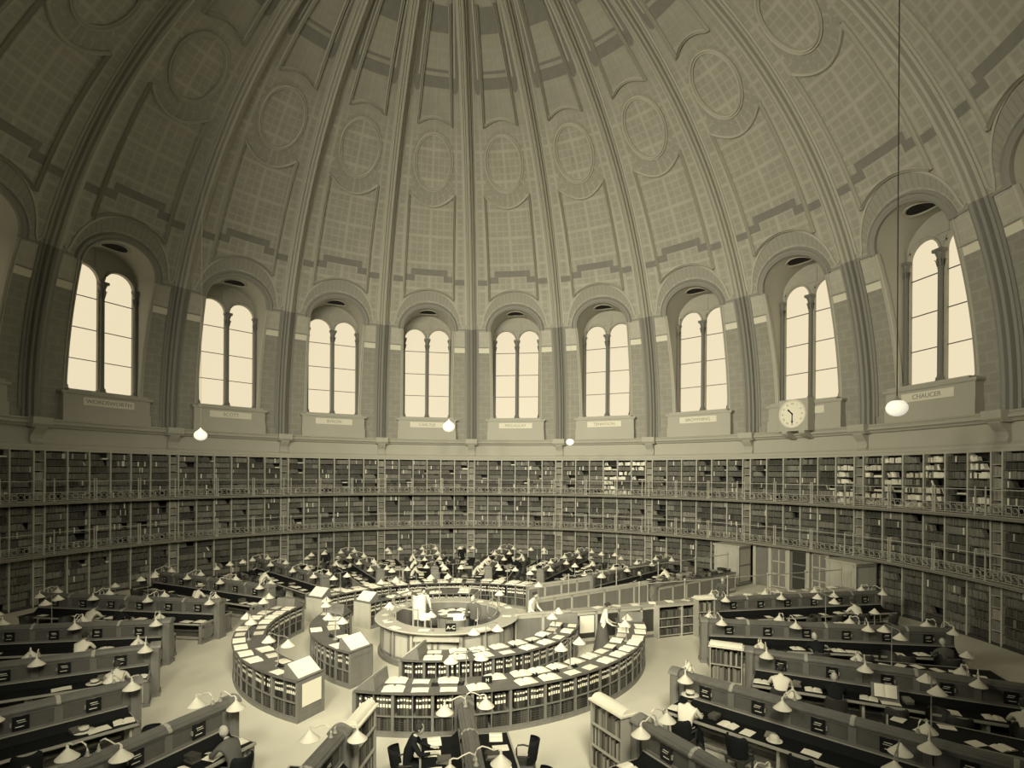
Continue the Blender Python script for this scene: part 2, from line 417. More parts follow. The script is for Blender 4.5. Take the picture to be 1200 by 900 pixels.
def rib_mesh():
    mb = MB(); prof = [(-.38,-.05),(-.38,.10),(-.30,.16),(-.26,.12),(-.24,.30),(-.16,.36),(-.13,.31),(-.09,.46),(0,.52),(.09,.46),(.13,.31),(.16,.36),(.24,.30),(.26,.12),(.30,.16),(.38,.10),(.38,-.05)]
    def row(th, k=1.0, z=None):
        c, s = cos(R_(th)), sin(R_(th)); out = []
        for x, h in prof:
            r = RD-h*1.0
            out.append(Vector((x*k, r*c, ZC+r*s if z is None else z)))
        return out
    T = zth(17.1)
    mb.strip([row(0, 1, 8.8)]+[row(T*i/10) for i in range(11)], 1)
    mb.strip([row(T+(73.5-T)*i/30, 1-.28*i/30) for i in range(31)], 0)
    for s in (-1, 1):   # flat border strips at the rib's sides above and the pier edge below
        mb.strip([[sp(s*x, th=th, h=h) for x, h in ((.52,0),(.52,.05),(.38,.05))][::s] for th in (T*i/8 for i in range(9))], 1)
        mb.strip([[sp(s*x*(1-.3*(th-T)/55), th=th, h=h) for x, h in ((.50,0),(.50,.03),(.38,.03))][::s] for th in (T+.6+(72-T)*i/24 for i in range(25))], 2)
    # console under the rib
    pr = [(0,7.72),(.16,7.72),(.24,7.85),(.16,8.0),(.22,8.2),(.40,8.4),(.52,8.55),(.52,8.62),(.58,8.64),(.58,8.98),(0,8.98)]
    def slab(x0, x1, p):
        vs = [Vector((x0, 21.35-a, z)) for a, z in p]+[Vector((x1, 21.35-a, z)) for a, z in p]; n = len(p)
        mb.add(vs, [tuple(range(n)), tuple(range(2*n-1, n-1, -1))]+[(i, n+i, n+(i+1)%n, (i+1)%n) for i in range(n)], 3)
    slab(-.26, .26, pr); slab(-.44, .44, [(0,8.56),(.5,8.56),(.64,8.7),(.66,9.02),(0,9.02)])
    return mb.mesh('trim', [M['rib'], M['rib_low'], M['mould'], M['cornice']])
rmesh = rib_mesh()

# window: wall with two arched lights, colonnettes, panes
LW, LSP, LB = 0.76, 16.62, 10.72     # half width of a light, springing, bottom
def light_poly(cx, g=0.0):
    p = [(cx-LW-g+.1, LB-g), (cx-LW-g, LB+.1-g)]+[(cx-LW-g, LB+.1+(LSP-LB-.1)*i/6) for i in range(1,7)]
    p += [(cx-(LW+g)*cos(pi*i/16), LSP+(LW+g)*sin(pi*i/16)) for i in range(1,17)]
    p += [(cx+LW+g, LSP-(LSP-LB-.1)*i/6) for i in range(1,7)]+[(cx+LW+g-.1, LB-g)]
    return p
def window_meshes():
    YW = 21.92; out = {}
    fr = MB(); oc = [Vector(p) for p in outline(.06, 24, .06)]+[Vector((HW+.06, SILL-.05)), Vector((-HW-.06, SILL-.05))]
    ls = [[Vector(p) for p in light_poly(c)] for c in (-.90, .90)]
    verts = []; edges = []
    for ch in [oc]+ls:
        o = len(verts); verts += ch; edges += [(o+i, o+(i+1) % len(ch)) for i in range(len(ch))]
    vo, eo, fo, *_ = delaunay_2d_cdt(verts, edges, [], 0, 1e-5)
    def ins(poly, p):
        c = False
        for i in range(len(poly)):
            a, b = poly[i], poly[i-1]
            if (a.y > p.y) != (b.y > p.y) and p.x < (b.x-a.x)*(p.y-a.y)/(b.y-a.y)+a.x: c = not c
        return c
    fs = []
    for f in fo:
        c = (vo[f[0]]+vo[f[1]]+vo[f[2]])/3
        if ins(oc, c) and not ins(ls[0], c) and not ins(ls[1], c): fs.append(tuple(f))
    fr.add([Vector((p.x, YW, p.y)) for p in vo], fs)
    for l in ls: fr.strip([[Vector((p.x, YW, p.y)) for p in l], [Vector((p.x, YW+.25, p.y)) for p in l]], 0, True)
    for c in (-.9, .9):    # roll moulding round each head
        pts = [(c-(LW+.05)*cos(pi*i/16), LSP+(LW+.05)*sin(pi*i/16)) for i in range(17)]
        fr.tube([(x, YW-.03, z) for x, z in pts], .06, 6, 0, True, False)
    # square relief in the tympanum
    fr.box(-.3, .3, YW-.04, YW, 17.35, 18.1, 0)
    out['frame'] = fr.mesh('frame', M['tymp'])
    def col(x, r):
        c = MB()
        c.lathe([(r*1.9,0),(r*1.9,.1),(r*1.5,.14),(r*1.6,.22),(r*1.05,.3),(r,.4),(r*.95,5.1)], 10, (x, YW-.12, LB-.08), 0)
        c.lathe([(r*1.0,5.1),(r*1.15,5.14),(r*1.0,5.2),(r*1.15,5.35),(r*1.55,5.55),(r*1.3,5.6),(r*1.9,5.78),(r*2.1,5.84)], 10, (x, YW-.12, LB-.08), 0)
        c.box(x-r*2.2, x+r*2.2, YW-.12-r*2.2, YW, LB+5.76, LB+5.9, 0)
        for k in range(8):
            a = 2*pi*k/8; c.tube([(x+r*1.1*cos(a), YW-.12+r*1.1*sin(a), LB+5.12), (x+r*1.7*cos(a), YW-.12+r*1.7*sin(a), LB+5.4), (x+r*2.1*cos(a), YW-.12+r*2.1*sin(a), LB+5.42)], .02, 4)
        return c.mesh('colonnette', M['column'])
    out['colonnettes'] = [col(0, .105), col(-1.72, .085), col(1.72, .085)]
    out['panes'] = []
    for c in (-.9, .9):
        p = light_poly(c, .03); g = MB()
        vs = [Vector((x, YW+.18, z)) for x, z in p]+[Vector((x, YW+.20, z)) for x, z in p]; n = len(p)
        g.add(vs, [tuple(range(n)), tuple(range(2*n-1, n-1, -1))]+[(i, n+i, n+(i+1)%n, (i+1)%n) for i in range(n)])
        out['panes'].append(g)
    b = MB()
    for c in (-.9, .9):
        for z in (12.35, 14.0, 15.7): b.box(c-LW-.02, c+LW+.02, YW+.12, YW+.18, z-.018, z+.018)
    out['bars'] = b.mesh('glazing_bar', M['bar'])
    s = MB()      # projecting sill box that carries the name panel
    s.box(-2.12, 2.12, 21.12, 21.7, 9.0, 10.42); s.box(-2.24, 2.24, 21.02, 21.75, 10.42, 10.52); s.box(-2.2, 2.2, 21.06, 21.75, 10.38, 10.42)
    s.box(-2.15, 2.15, 21.06, 21.7, 9.0, 9.62); s.box(-1.95, 1.95, 21.0, 21.9, 10.52, 10.62)
    out['sill'] = s.mesh('window_sill', M['cornice'])
    p = MB(); p.box(-1.25, 1.25, 21.085, 21.12, 9.86, 10.26); out['plate'] = p.mesh('name_panel', M['plate'])
    v = MB()      # oval ventilator in the soffit of the opening
    n = 28; el = lambda a, b: [(a*cos(2*pi*i/n), b*sin(2*pi*i/n)) for i in range(n)]
    vz = lambda x: SPR+ARH*sqrt(max(0, 1-(x/HW)**2))
    for (a0, b0, h0, a1, b1, h1, mi) in ((.74,.62,.02,.70,.58,.07,1),(.70,.58,.07,.62,.50,.05,1),(.62,.50,.05,.60,.48,.02,1)):
        v.strip([[Vector((x, 20.75+y, vz(x)-h0)) for x, y in el(a0,b0)], [Vector((x, 20.75+y, vz(x)-h1)) for x, y in el(a1,b1)]], mi, True)
    v.add([Vector((x, 20.75+y, vz(x)-.025)) for x, y in el(.61,.49)], [tuple(range(n))], 0)
    out['vent'] = v.mesh('ventilator', [M['void'], M['reveal']])
    return out
WM = window_meshes()
NAMES = {-6: 'GIBBON', -5: 'POPE', -4: 'WORDSWORTH', -3: 'SCOTT', -2: 'BYRON', -1: 'CARLYLE', 0: 'MACAULAY', 1: 'TENNYSON', 2: 'BROWNING', 3: '', 4: 'CHAUCER'}
NAMES = {k: v for k, v in NAMES.items() if -5 < k < 5}
PANE_N = [g.mesh('glass', M['pane']) for g in WM['panes']]; PANE_S = [g.mesh('glass', M['pane_sun']) for g in WM['panes']]
for b in range(-9, 11):
    az = PH+18*b+9; rz = -R_(az)
    o = link('ceiling', bay_mesh); o.rotation_euler = (0,0,rz); tag(o, 'painted bay of the great dome between two ribs', 'ceiling', 'dome bays', 'structure')
    o = link('trim_%d' % (b+10), deco_mesh); o.rotation_euler = (0,0,rz); tag(o, 'plaster panel mouldings and dark painted bands of a dome bay', 'trim', 'dome panel mouldings', 'structure')
    o = link('trim_%d' % (b+40), rmesh); o.rotation_euler = (0,0,-R_(PH+18*b)); tag(o, 'moulded plaster rib of the dome with a console at its foot', 'trim', 'dome ribs', 'structure')
    w = empty('window_%d' % (b+10), (0,0,0), rz); tag(w, 'tall arched window of two lights with a central colonnette', 'window', 'dome windows', 'structure')
    link('frame', WM['frame'], w)
    for c in WM['colonnettes']: link('colonnette', c, w)
    sunny = b in (-9, -8, -7, 10)  # unseen rear panes, glow set dimmer to weaken the even fill
    for p in (PANE_S if sunny else PANE_N): link('glass', p, w)
    link('glazing_bar', WM['bars'], w); s_ = link('window_sill', WM['sill'], w); link('ventilator', WM['vent'], w)
    if b in NAMES:
        link('name_panel', WM['plate'], s_)
        if NAMES[b]:
            text_obj('lettering', NAMES[b], .30, M['letter'], s_, (0,21.08,10.06), (R_(90),0,0), .008)
# lantern at the crown of the dome
def ring_strip(mb, prof, mi=0, n=80, a0=0, a1=360, smooth=False):
    rows = []
    for r, z in prof: rows.append([pol(r, a0+(a1-a0)*i/n, z) for i in range(n+1)])
    mb.strip(rows, mi, False, smooth)
mb = MB(); zl = ZC+RD*sin(R_(73.4)); rl = RD*cos(R_(73.4))
ring_strip(mb, [(rl+.25, zl+.3),(rl+.1, zl-.25),(rl-.25, zl-.3),(rl-.45, zl),(rl-.5, zl+1.6),(rl-.2,zl+1.7)][::-1], 0)
ring_strip(mb, [(rl-.52, zl+1.55),(.6, zl+2.6),(.02, zl+2.7)][::-1], 2)
for i in range(20):
    a = PH+18*i; d = pol(1, a); 
    mb.tube([d*(rl-.5)+Vector((0,0,zl+1.5)), d*.5+Vector((0,0,zl+2.55))], .07, 4, 1)
for r in (2.2, 4.0): mb.tube([pol(r, 9*i, zl+1.5+ (rl-.5-r)/(rl-1.1)*1.05) for i in range(41)], .05, 4, 1)
o = mb.build('window_21', [M['cornice'], M['bar'], M['lantern']]); tag(o, 'round glazed lantern light at the crown of the dome', 'window', None, 'structure')
# cornice over the bookcases
mb = MB()
ring_strip(mb, [(21.75,9.0),(21.05,9.0),(21.0,8.94),(21.06,8.88),(20.98,8.8),(20.98,8.74),(21.1,8.68),(21.16,8.6),(21.3,8.56),(21.32,7.85),(21.26,7.78),(21.2,7.74),(21.15,7.6),(21.05,7.58),(21.05,7.44),(21.45,7.44)][::-1], 0, 160)
o = mb.build('trim_81', M['cornice']); tag(o, 'plaster cornice and frieze above the bookcases', 'trim', None, 'structure')
mb = MB(); n = 120
mb.add([pol(22.2, 3*i, 0) for i in range(n)], [tuple(reversed(range(n)))]); o = mb.build('floor', M['floor']); tag(o, 'pale polished cork floor of the round room', 'floor', None, 'structure')
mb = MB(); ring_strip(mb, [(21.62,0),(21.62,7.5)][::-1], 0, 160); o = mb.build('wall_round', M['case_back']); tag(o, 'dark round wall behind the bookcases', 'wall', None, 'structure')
# ------------------------------------------------------------------ round wall of bookcases and galleries
ORD = ['zeroth','first','second','third','fourth','fifth','sixth','seventh','eighth','ninth','tenth','eleventh','twelfth','thirteenth','fourteenth','fifteenth']
def bay_where(b):
    d = b-3
    if d == 0: return 'in the bay under the clock'
    return '%s bay to the %s of the clock' % (ORD[abs(d)], 'right' if d > 0 else 'left')
TIERS = [('lower', .0, 2.38, 6), ('middle', 2.54, 4.84, 6), ('upper', 5.0, 7.44, 7)]
A0, AW = -9+.66, (18-1.32)/6
def arc_slab(mb, r0, r1, z0, z1, a0, a1, n=8, mi=0):
    pr = [(r0,z0),(r0,z1),(r1,z1),(r1,z0)]
    rows = [[pol(r, a0+(a1-a0)*i/n, z) for r, z in pr] for i in range(n+1)]
    mb.strip(rows, mi, True); mb.add(rows[0], [(0,1,2,3)], mi); mb.add(rows[-1], [(3,2,1,0)], mi)
def up_mesh(z0, z1):
    mb = MB(); mb.box(-.022, .022, 20.98, 21.3, z0, z1); mb.box(-.035, .035, 20.955, 20.98, z0, z1); return mb.mesh('upright', M['upright'])
def arc_mesh(name, m, r0, r1, z0, z1, a0, a1, n=8):
    mb = MB(); arc_slab(mb, r0, r1, z0, z1, a0, a1, n); return mb.mesh(name, m)
class BookRun:
    def __init__(s): s.v = []; s.f = []; s.t = []
    def book(s, a, r, w, d, z, h, tone, tilt=0.0):
        """one book: az a, outer (spine) radius r, width w, depth d, foot z, height h"""
        sa, ca = sin(R_(a)), cos(R_(a)); o = len(s.v); st, ct = sin(tilt), cos(tilt)
        for y in (r, r+d):
            for x, q in ((-w/2,0),(w/2,0),(w/2,h),(-w/2,h)):
                xx = x*ct+q*st; qq = -x*st*(1 if x*st < 0 else 0)+q*ct
                s.v.append((y*sa+xx*ca, y*ca-xx*sa, z+qq+.004))
        for f in ((0,1,2,3),(3,2,6,7),(1,5,6,2),(0,3,7,4)): s.f.append([i+o for i in f]); s.t.append(tone)
    def build(s, name, m):
        me = bpy.data.meshes.new(name); me.from_pydata(s.v, [], s.f); me.materials.append(m)
        at = me.attributes.new('tone', 'FLOAT', 'FACE'); at.data.foreach_set('value', s.t); me.update()
        return link(name, me)
def tone_mat(name):
    m = bpy.data.materials.new(name); m.use_nodes = True; nt = m.node_tree; b = nt.nodes['Principled BSDF']
    a = nt.nodes.new('ShaderNodeAttribute'); a.attribute_name = 'tone'
    v = nt.nodes.new('ShaderNodeVectorMath'); v.operation = 'MULTIPLY'; v.inputs[1].default_value = MID
    nt.links.new(a.outputs['Fac'], v.inputs[0]); nt.links.new(v.outputs[0], b.inputs['Base Color'])
    b.inputs['Roughness'].default_value = .6; b.inputs['Specular IOR Level'].default_value = .25
    return m
M['tone'] = tone_mat('book_tones')
UPM = [up_mesh(z0+.02, z1) for _, z0, z1, _ in TIERS]
SHM = [arc_mesh('shelf', M['shelf'], 20.995, 21.32, 0, .028, -9+.63, 9-.63, 12), arc_mesh('shelf', M['upright'], 20.99, 21.3, 0, .03, -.58, .58, 2)]
PLINTH = arc_mesh('plinth', M['wood_dark'], 20.96, 21.3, 0, .12, -8.98, 8.98, 12)
one_mb = MB(); one_mb.bevbox(-.5,.5, 0,.2, 0,1, .04); ONE = one_mb.mesh('book', M['book_one']); ONEP = one_mb.mesh('book', M['pale_one'])
stuff = BookRun(); rnd = random.Random(11); singles = 0
def shelf_levels(t):
    _, z0, z1, n = TIERS[t]; zb = z0+(.12 if t == 0 else .06)
    return [zb+(z1-zb-.02)*i/n for i in range(n)], (z1-zb-.02)/n
def fill_shelf(b, t, i, azb, a0, a1, z, hh, put):
    """books along one shelf from a0 to a1 degrees"""
    r = 21.03; right = b >= 1 and t >= 1
    a = a0+.12; mode = rnd.random()
    gap = .34 if (b >= 1 and t == 2) else .22 if t >= 1 else .10
    end = a1-.05 if rnd.random() > gap else a0+(a1-a0)*rnd.uniform(.35, .9)
    if b in (2, 3) and i == (1 if b == 2 else 3) and t >= 1: end = a1-.05; mode = .2
    deg = degrees(1/21.03); base = rnd.choice((.06,.08,.10,.12,.15,.18,.11,.13)); n = 0
    pale = (t == 2 and b in (1, 3, 4) and i in ((3,4,5) if b == 1 else (5,) if b == 3 else (0,1,2,3,5)) and rnd.random() < .55)
    while a < end:
        if rnd.random() < .035: base = rnd.choice((.05,.08,.1,.14,.2))
        w = rnd.uniform(.045,.085) if mode > .25 else .06
        h = hh*(rnd.uniform(.72,.93) if mode > .5 else rnd.uniform(.82,.88)); tone = base*rnd.uniform(.85,1.18); tilt = 0
        if pale and rnd.random() < .7: tone = rnd.uniform(.55,.85); w *= rnd.choice((1,1.5,3)); h = hh*rnd.uniform(.6,.85)
        elif rnd.random() < (.03 if t else .008): tone = rnd.uniform(.4,.8)
        if a+w*deg > min(end+.2, a1-.1): break
        if (pale and rnd.random() < .22) or (end < a1-.2 and a+2.2*w*deg > end): tilt = rnd.uniform(-.5,-.2)
        put(azb+a+w*deg/2, r+rnd.uniform(0,.03), w*.93, .2, z, h*(cos(tilt)), tone, tilt); a += w*deg; n += 1
    if end < a1-.5 and rnd.random() < (.5 if t == 2 else .15):   # papers laid flat in the gap
        put(azb+(end+a1)/2, r+.02, (a1-end)/deg*rnd.uniform(.5,.9), .18, z, rnd.uniform(.04,.1), rnd.uniform(.3,.8), 0)
def put_stuff(*q): stuff.book(*q)
def put_one(a, r, w, d, z, h, tone, tilt):
    global singles
    singles += 1; pale = tone > .3; tilt *= .3
    o = link('book', ONEP if pale else ONE); p = pol(r, a, z)
    o.rotation_euler = (0, tilt, -R_(a)); o.scale = (w, d/.2, h); o.location = p+Vector((0,0,.004+abs(sin(tilt))*w/2))
    tag(o, ('pale bound book or folded paper' if pale else 'dark cloth bound book')+' in the upper gallery cases right of the clock', 'book', 'pale books of the upper gallery' if pale else 'dark books of the upper gallery')
for b in range(-6, 7):
    azb = PH+18*b+9; rz = -R_(azb)
    for t, (tn, z0, z1, n) in enumerate(TIERS):
        lv, hh = shelf_levels(t); lobby = (t == 0 and b == 3)
        lv2 = [z0+.1+(z1-z0-.15)*i/5 for i in range(5)]; deg = degrees(1/21)
        for z in lv2:   # narrow pilaster case by the rib at the left edge of the bay
            if t == 0 and b in (3,): continue
            tone = rnd.uniform(.16,.3)
            for j in range(6): put_stuff(azb-9-.5+.17*j+.07, 21.03, .055, .2, z+.03, (z1-z0)/5*.72, tone*rnd.uniform(.85,1.15), 0)
        if lobby: continue
        bc = empty('bookcase', (0,0,0), rz)
        tag(bc, '%s tier wall bookcase, %s' % (tn, bay_where(b)), 'bookcase', 'bookcases round the wall')
        for i in range(7):
            u = link('upright', UPM[t], bc); u.rotation_euler = (0,0,-R_(A0+AW*i))
        for z in lv: s_ = link('shelf', SHM[0], bc); s_.location.z = z-.028
        for z in lv2: s_ = link('shelf', SHM[1], bc); s_.location.z = z; s_.rotation_euler = (0,0,R_(9))
        if t == 0: link('plinth', PLINTH, bc)
        for i in range(6):
            for z in lv:
                near = (b == 4 and t == 2 and i in (0, 2)) 
                fill_shelf(b, t, i, azb, A0+AW*i, A0+AW*(i+1), z, hh-.03, put_one if near and singles < 110 else put_stuff)
o = stuff.build('books', M['tone']); tag(o, 'bound books filling the shelves of the round wall', 'books', None, 'stuff')

# galleries: floors as part of the building, railings as things
for zt, nm in ((2.38, 'lower'), (4.84, 'upper')):
    mb = MB()
    ring_strip(mb, [(21.5, zt),(20.36, zt),(20.30, zt+.02),(20.26, zt+.06),(20.30, zt+.08),(20.24, zt+.13),(20.24, zt+.16),(20.34, zt+.16),(21.5, zt+.16)], 0, 160)
    o = mb.build('floor_gallery_'+nm, M['gallery']); tag(o, '%s gallery floor running round the bookcases' % nm, 'gallery', None, 'structure')
RR = 20.33
def rail_panel():
    mb = MB(); deg = degrees(1/RR); 
    for z in (.06, .44): arc_slab(mb, RR-.012, RR+.012, z-.012, z+.012, -8.98, 8.98, 12)
    step = 18/24
    for i in range(24):      # row of squares and rings between the two bars
        c = -9+step*(i+.5); 
        if i % 2 == 0:
            for q in (-.12, .12): mb.tube([pol(RR, c+q/RR*57.3, .07), pol(RR, c+q/RR*57.3, .43)], .012, 4)
            for z in (.13,.37): mb.tube([pol(RR, c-.12*deg, z), pol(RR, c+.12*deg, z)], .012, 4)
        pts = [pol(RR, c+.105*cos(2*pi*k/10)*deg, .25+.105*sin(2*pi*k/10)) for k in range(11)]
        mb.tube(pts, .013, 4, 0, True, False)
    return mb.mesh('lattice_panel', M['iron'])
RP = rail_panel()
HR = arc_mesh('handrail', M['iron'], RR-.014, RR+.014, .97, 1.0, -8.98, 8.98, 12)
pm = MB(); pm.box(-.022,.022,-.022,.022,0,1.06); pm.box(-.035,.035,-.035,.035,0,.06); pm.lathe([(.03,1.06),(.035,1.09),(.0,1.12)], 6); PM = pm.mesh('post', M['iron'])
for zt, nm in ((2.54, 'lower'), (5.0, 'upper')):
    for b in range(-6, 7):
        az = PH+18*b+9; g = empty('gallery_railing', (0,0,zt), -R_(az)); tag(g, 'cream ironwork railing of the %s gallery, %s' % (nm, bay_where(b)), 'railing', 'gallery railings')
        link('lattice_panel', RP, g); link('handrail', HR, g)
        for a in (-8.35, -3.2, -2.9, 2.9, 3.2, 8.35):
            p = link('post', PM, g); p.location = pol(RR, a, 0); p.rotation_euler = (0,0,-R_(a))

# panelled lobby under the gallery in the clock bay
def panelled(mb, w, z0, z1, cols, rows, d=.02, mi=0):
    """raised panel frame on the face y=0 (looking towards -y), x from -w/2 to w/2"""
    sw = .07
    for i in range(cols+1):
        x = -w/2+sw/2+(w-sw)*i/cols; mb.box(x-sw/2, x+sw/2, -d, 0, z0, z1, mi)
    for j in range(rows+1):
        z = z0+sw/2+(z1-z0-sw)*j/rows; mb.box(-w/2, w/2, -d, 0, z-sw/2, z+sw/2, mi)
for a, nm in ((57.6, 'left'), (77.7, 'right')):
    c = pol(19.95, a); k = empty('lobby_cabinet', c, -R_(a)); tag(k, 'pale panelled lobby cabinet at the %s side of the wall doors' % nm, 'cabinet', 'lobby cabinets')
    mb = MB(); mb.box(-.78,.78,-.6,.75,.1,2.3); mb.build('body', M['wood_light'], k)
    mb = MB(); mb.box(-.82,.82,-.64,.75,0,.1); mb.build('plinth', M['wood'], k)
    mb = MB(); mb.box(-.86,.86,-.68,.75,2.3,2.36); mb.box(-.82,.82,-.64,.75,2.26,2.3); mb.build('cornice', M['wood_light'], k)
    mb = MB(); panelled(mb, 1.4, .15, 2.2, 2, 2, .02)
    o = mb.build('door', M['wood_light'], k); o.location = (0,-.6,0)
    for s in (-1,1):
        mb = MB(); panelled(mb, 1.3, .15, 2.2, 1, 2, .02); o = mb.build('side_panel', M['wood'] if s > 0 else M['wood_light'], k); o.location = (s*.78,.07,0); o.rotation_euler = (0,0,s*pi/2)
for i, a in enumerate((61.6, 64.3, 67.6, 70.9, 73.6)):
    d = empty('door_%d' % (i+1), pol(20.9, a), -R_(a)); tag(d, 'tall panelled oak door leaf under the gallery', 'door', None, 'structure')
    w = .92; mb = MB(); mb.box(-w/2, w/2, 0, .06, .02, 2.3)
    mb.build('door_leaf', M['wood'] if i != 2 else M['wood_dark'], d)
    mb = MB(); panelled(mb, w, .05, 2.28, 2 if i % 2 else 1, 3, .03); mb.build('door_frame', M['wood_light'] if i % 2 else M['wood'], d)
    mb = MB(); mb.lathe([(.0,0),(.03,.005),(.03,.03),(.015,.05)], 8, (.38,-.06,1.0)); mb.build('door_knob', M['brass'], d)
mb = MB()
for i, a in enumerate((60.3, 62.95, 66, 69.2, 72.3, 75)):
    mt = Matrix.Translation(pol(20.85, a)) @ Matrix.Rotation(-R_(a), 4, 'Z'); mb.box(-.09,.09,-.08,.2,0,2.38,0,mt)
o = mb.build('trim_82', M['wood_light']); tag(o, 'pale oak posts between the doors under the gallery', 'trim', None, 'structure')

# clock on the cornice under the window of its bay
ck = empty('wall_clock', pol(20.75, 67.3, 8.95), -R_(66.5)); tag(ck, 'square cased wall clock with round white dial on the cornice', 'clock')
mb = MB(); mb.bevbox(-.86,.86,-.35,.3,0,1.72,.03); mb.box(-.9,.9,-.39,.3,-.04,.05); mb.build('case', M['cornice'], ck)
for s in (-.45,.55):
    mb = MB(); vs = [(-.42,0),(.4,0),(.4,-.42),(-.1,-.30),(-.34,-.18),(-.42,-.1)]
    v3 = [Vector((s-.16, y, z-.04)) for y, z in vs]+[Vector((s+.16, y, z-.04)) for y, z in vs]; n = 6
    mb.add(v3, [tuple(range(n)), tuple(range(2*n-1,n-1,-1))]+[(i,n+i,n+(i+1)%n,(i+1)%n) for i in range(n)]); mb.build('bracket', M['cornice'], ck)
rx = Matrix.Translation((0,-.35,.9)) @ Matrix.Rotation(R_(90), 4, 'X')
mb = MB(); mb.lathe([(0,.05),(.70,.05)], 40, mt=rx); dial = mb.build('dial', M['paper'], ck)
mb = MB(); mb.lathe([(.80,0),(.80,.06),(.76,.10),(.70,.06)], 40, mt=rx); mb.build('bezel', M['plate'], ck)
for ang, L, w in ((315, .36, .035), (180, .52, .025)):
    mb = MB(); mt = rx @ Matrix.Rotation(-R_(ang), 4, 'Z'); mb.box(-w, w, -.06, L, .06, .075, 0, mt); mb.lathe([(.055,.06),(.055,.08),(0,.08)], 8, (0,L*.8,0), mt=mt); mb.build('hand', M['plate_black'], ck)
for i, t in enumerate('XII I II III IV V VI VII VIII IX X XI'.split()):
    a = 2*pi*i/12; text_obj('numeral', t, .15, M['rib_low'], dial, (.56*sin(a), -.405, .9+.56*cos(a)), (R_(90), a, 0))

# opal arc lamps hung from the dome
for (x, y, z, topz, lab, r) in ((-12.04,7.86,8.25,25.6,'small opal globe lamp hanging before the dim cornice at left',.30), (-.02,13.95,9.36,25.9,'opal globe lamp hanging just right of the central name panel',.38),
                             (7.29,12.22,8.4,25.7,'smallest opal globe lamp hanging before the cornice right of centre',.24), (15.15,-3.42,8.8,24.3,'large opal globe lamp on a long cord before the rightmost name panel',.33)):
    g = empty('globe_lamp', (x,y,z)); tag(g, lab, 'hanging lamp', 'opal globe lamps')
    mb = MB(); n = 10; mb.lathe([(max(.001, r*sin(pi*i/n)), -r*.86*cos(pi*i/n)) for i in range(n+1)], 20); mb.build('globe', M['globe'], g)
    mb = MB(); mb.lathe([(r*.5,r*.74),(r*.3,r*.95),(.05,r*1.0),(.03,r*1.2),(.001,r*1.25)], 12); mb.build('cap', M['globe'] if x < 0 else M['brass'], g)
    mb = MB(); mb.tube([(0,0,r*1.2),(0,0,topz-z)], .018 if x > 10 else .009, 5); mb.build('cord', M['cord'] if x > 10 else M['tymp'], g)
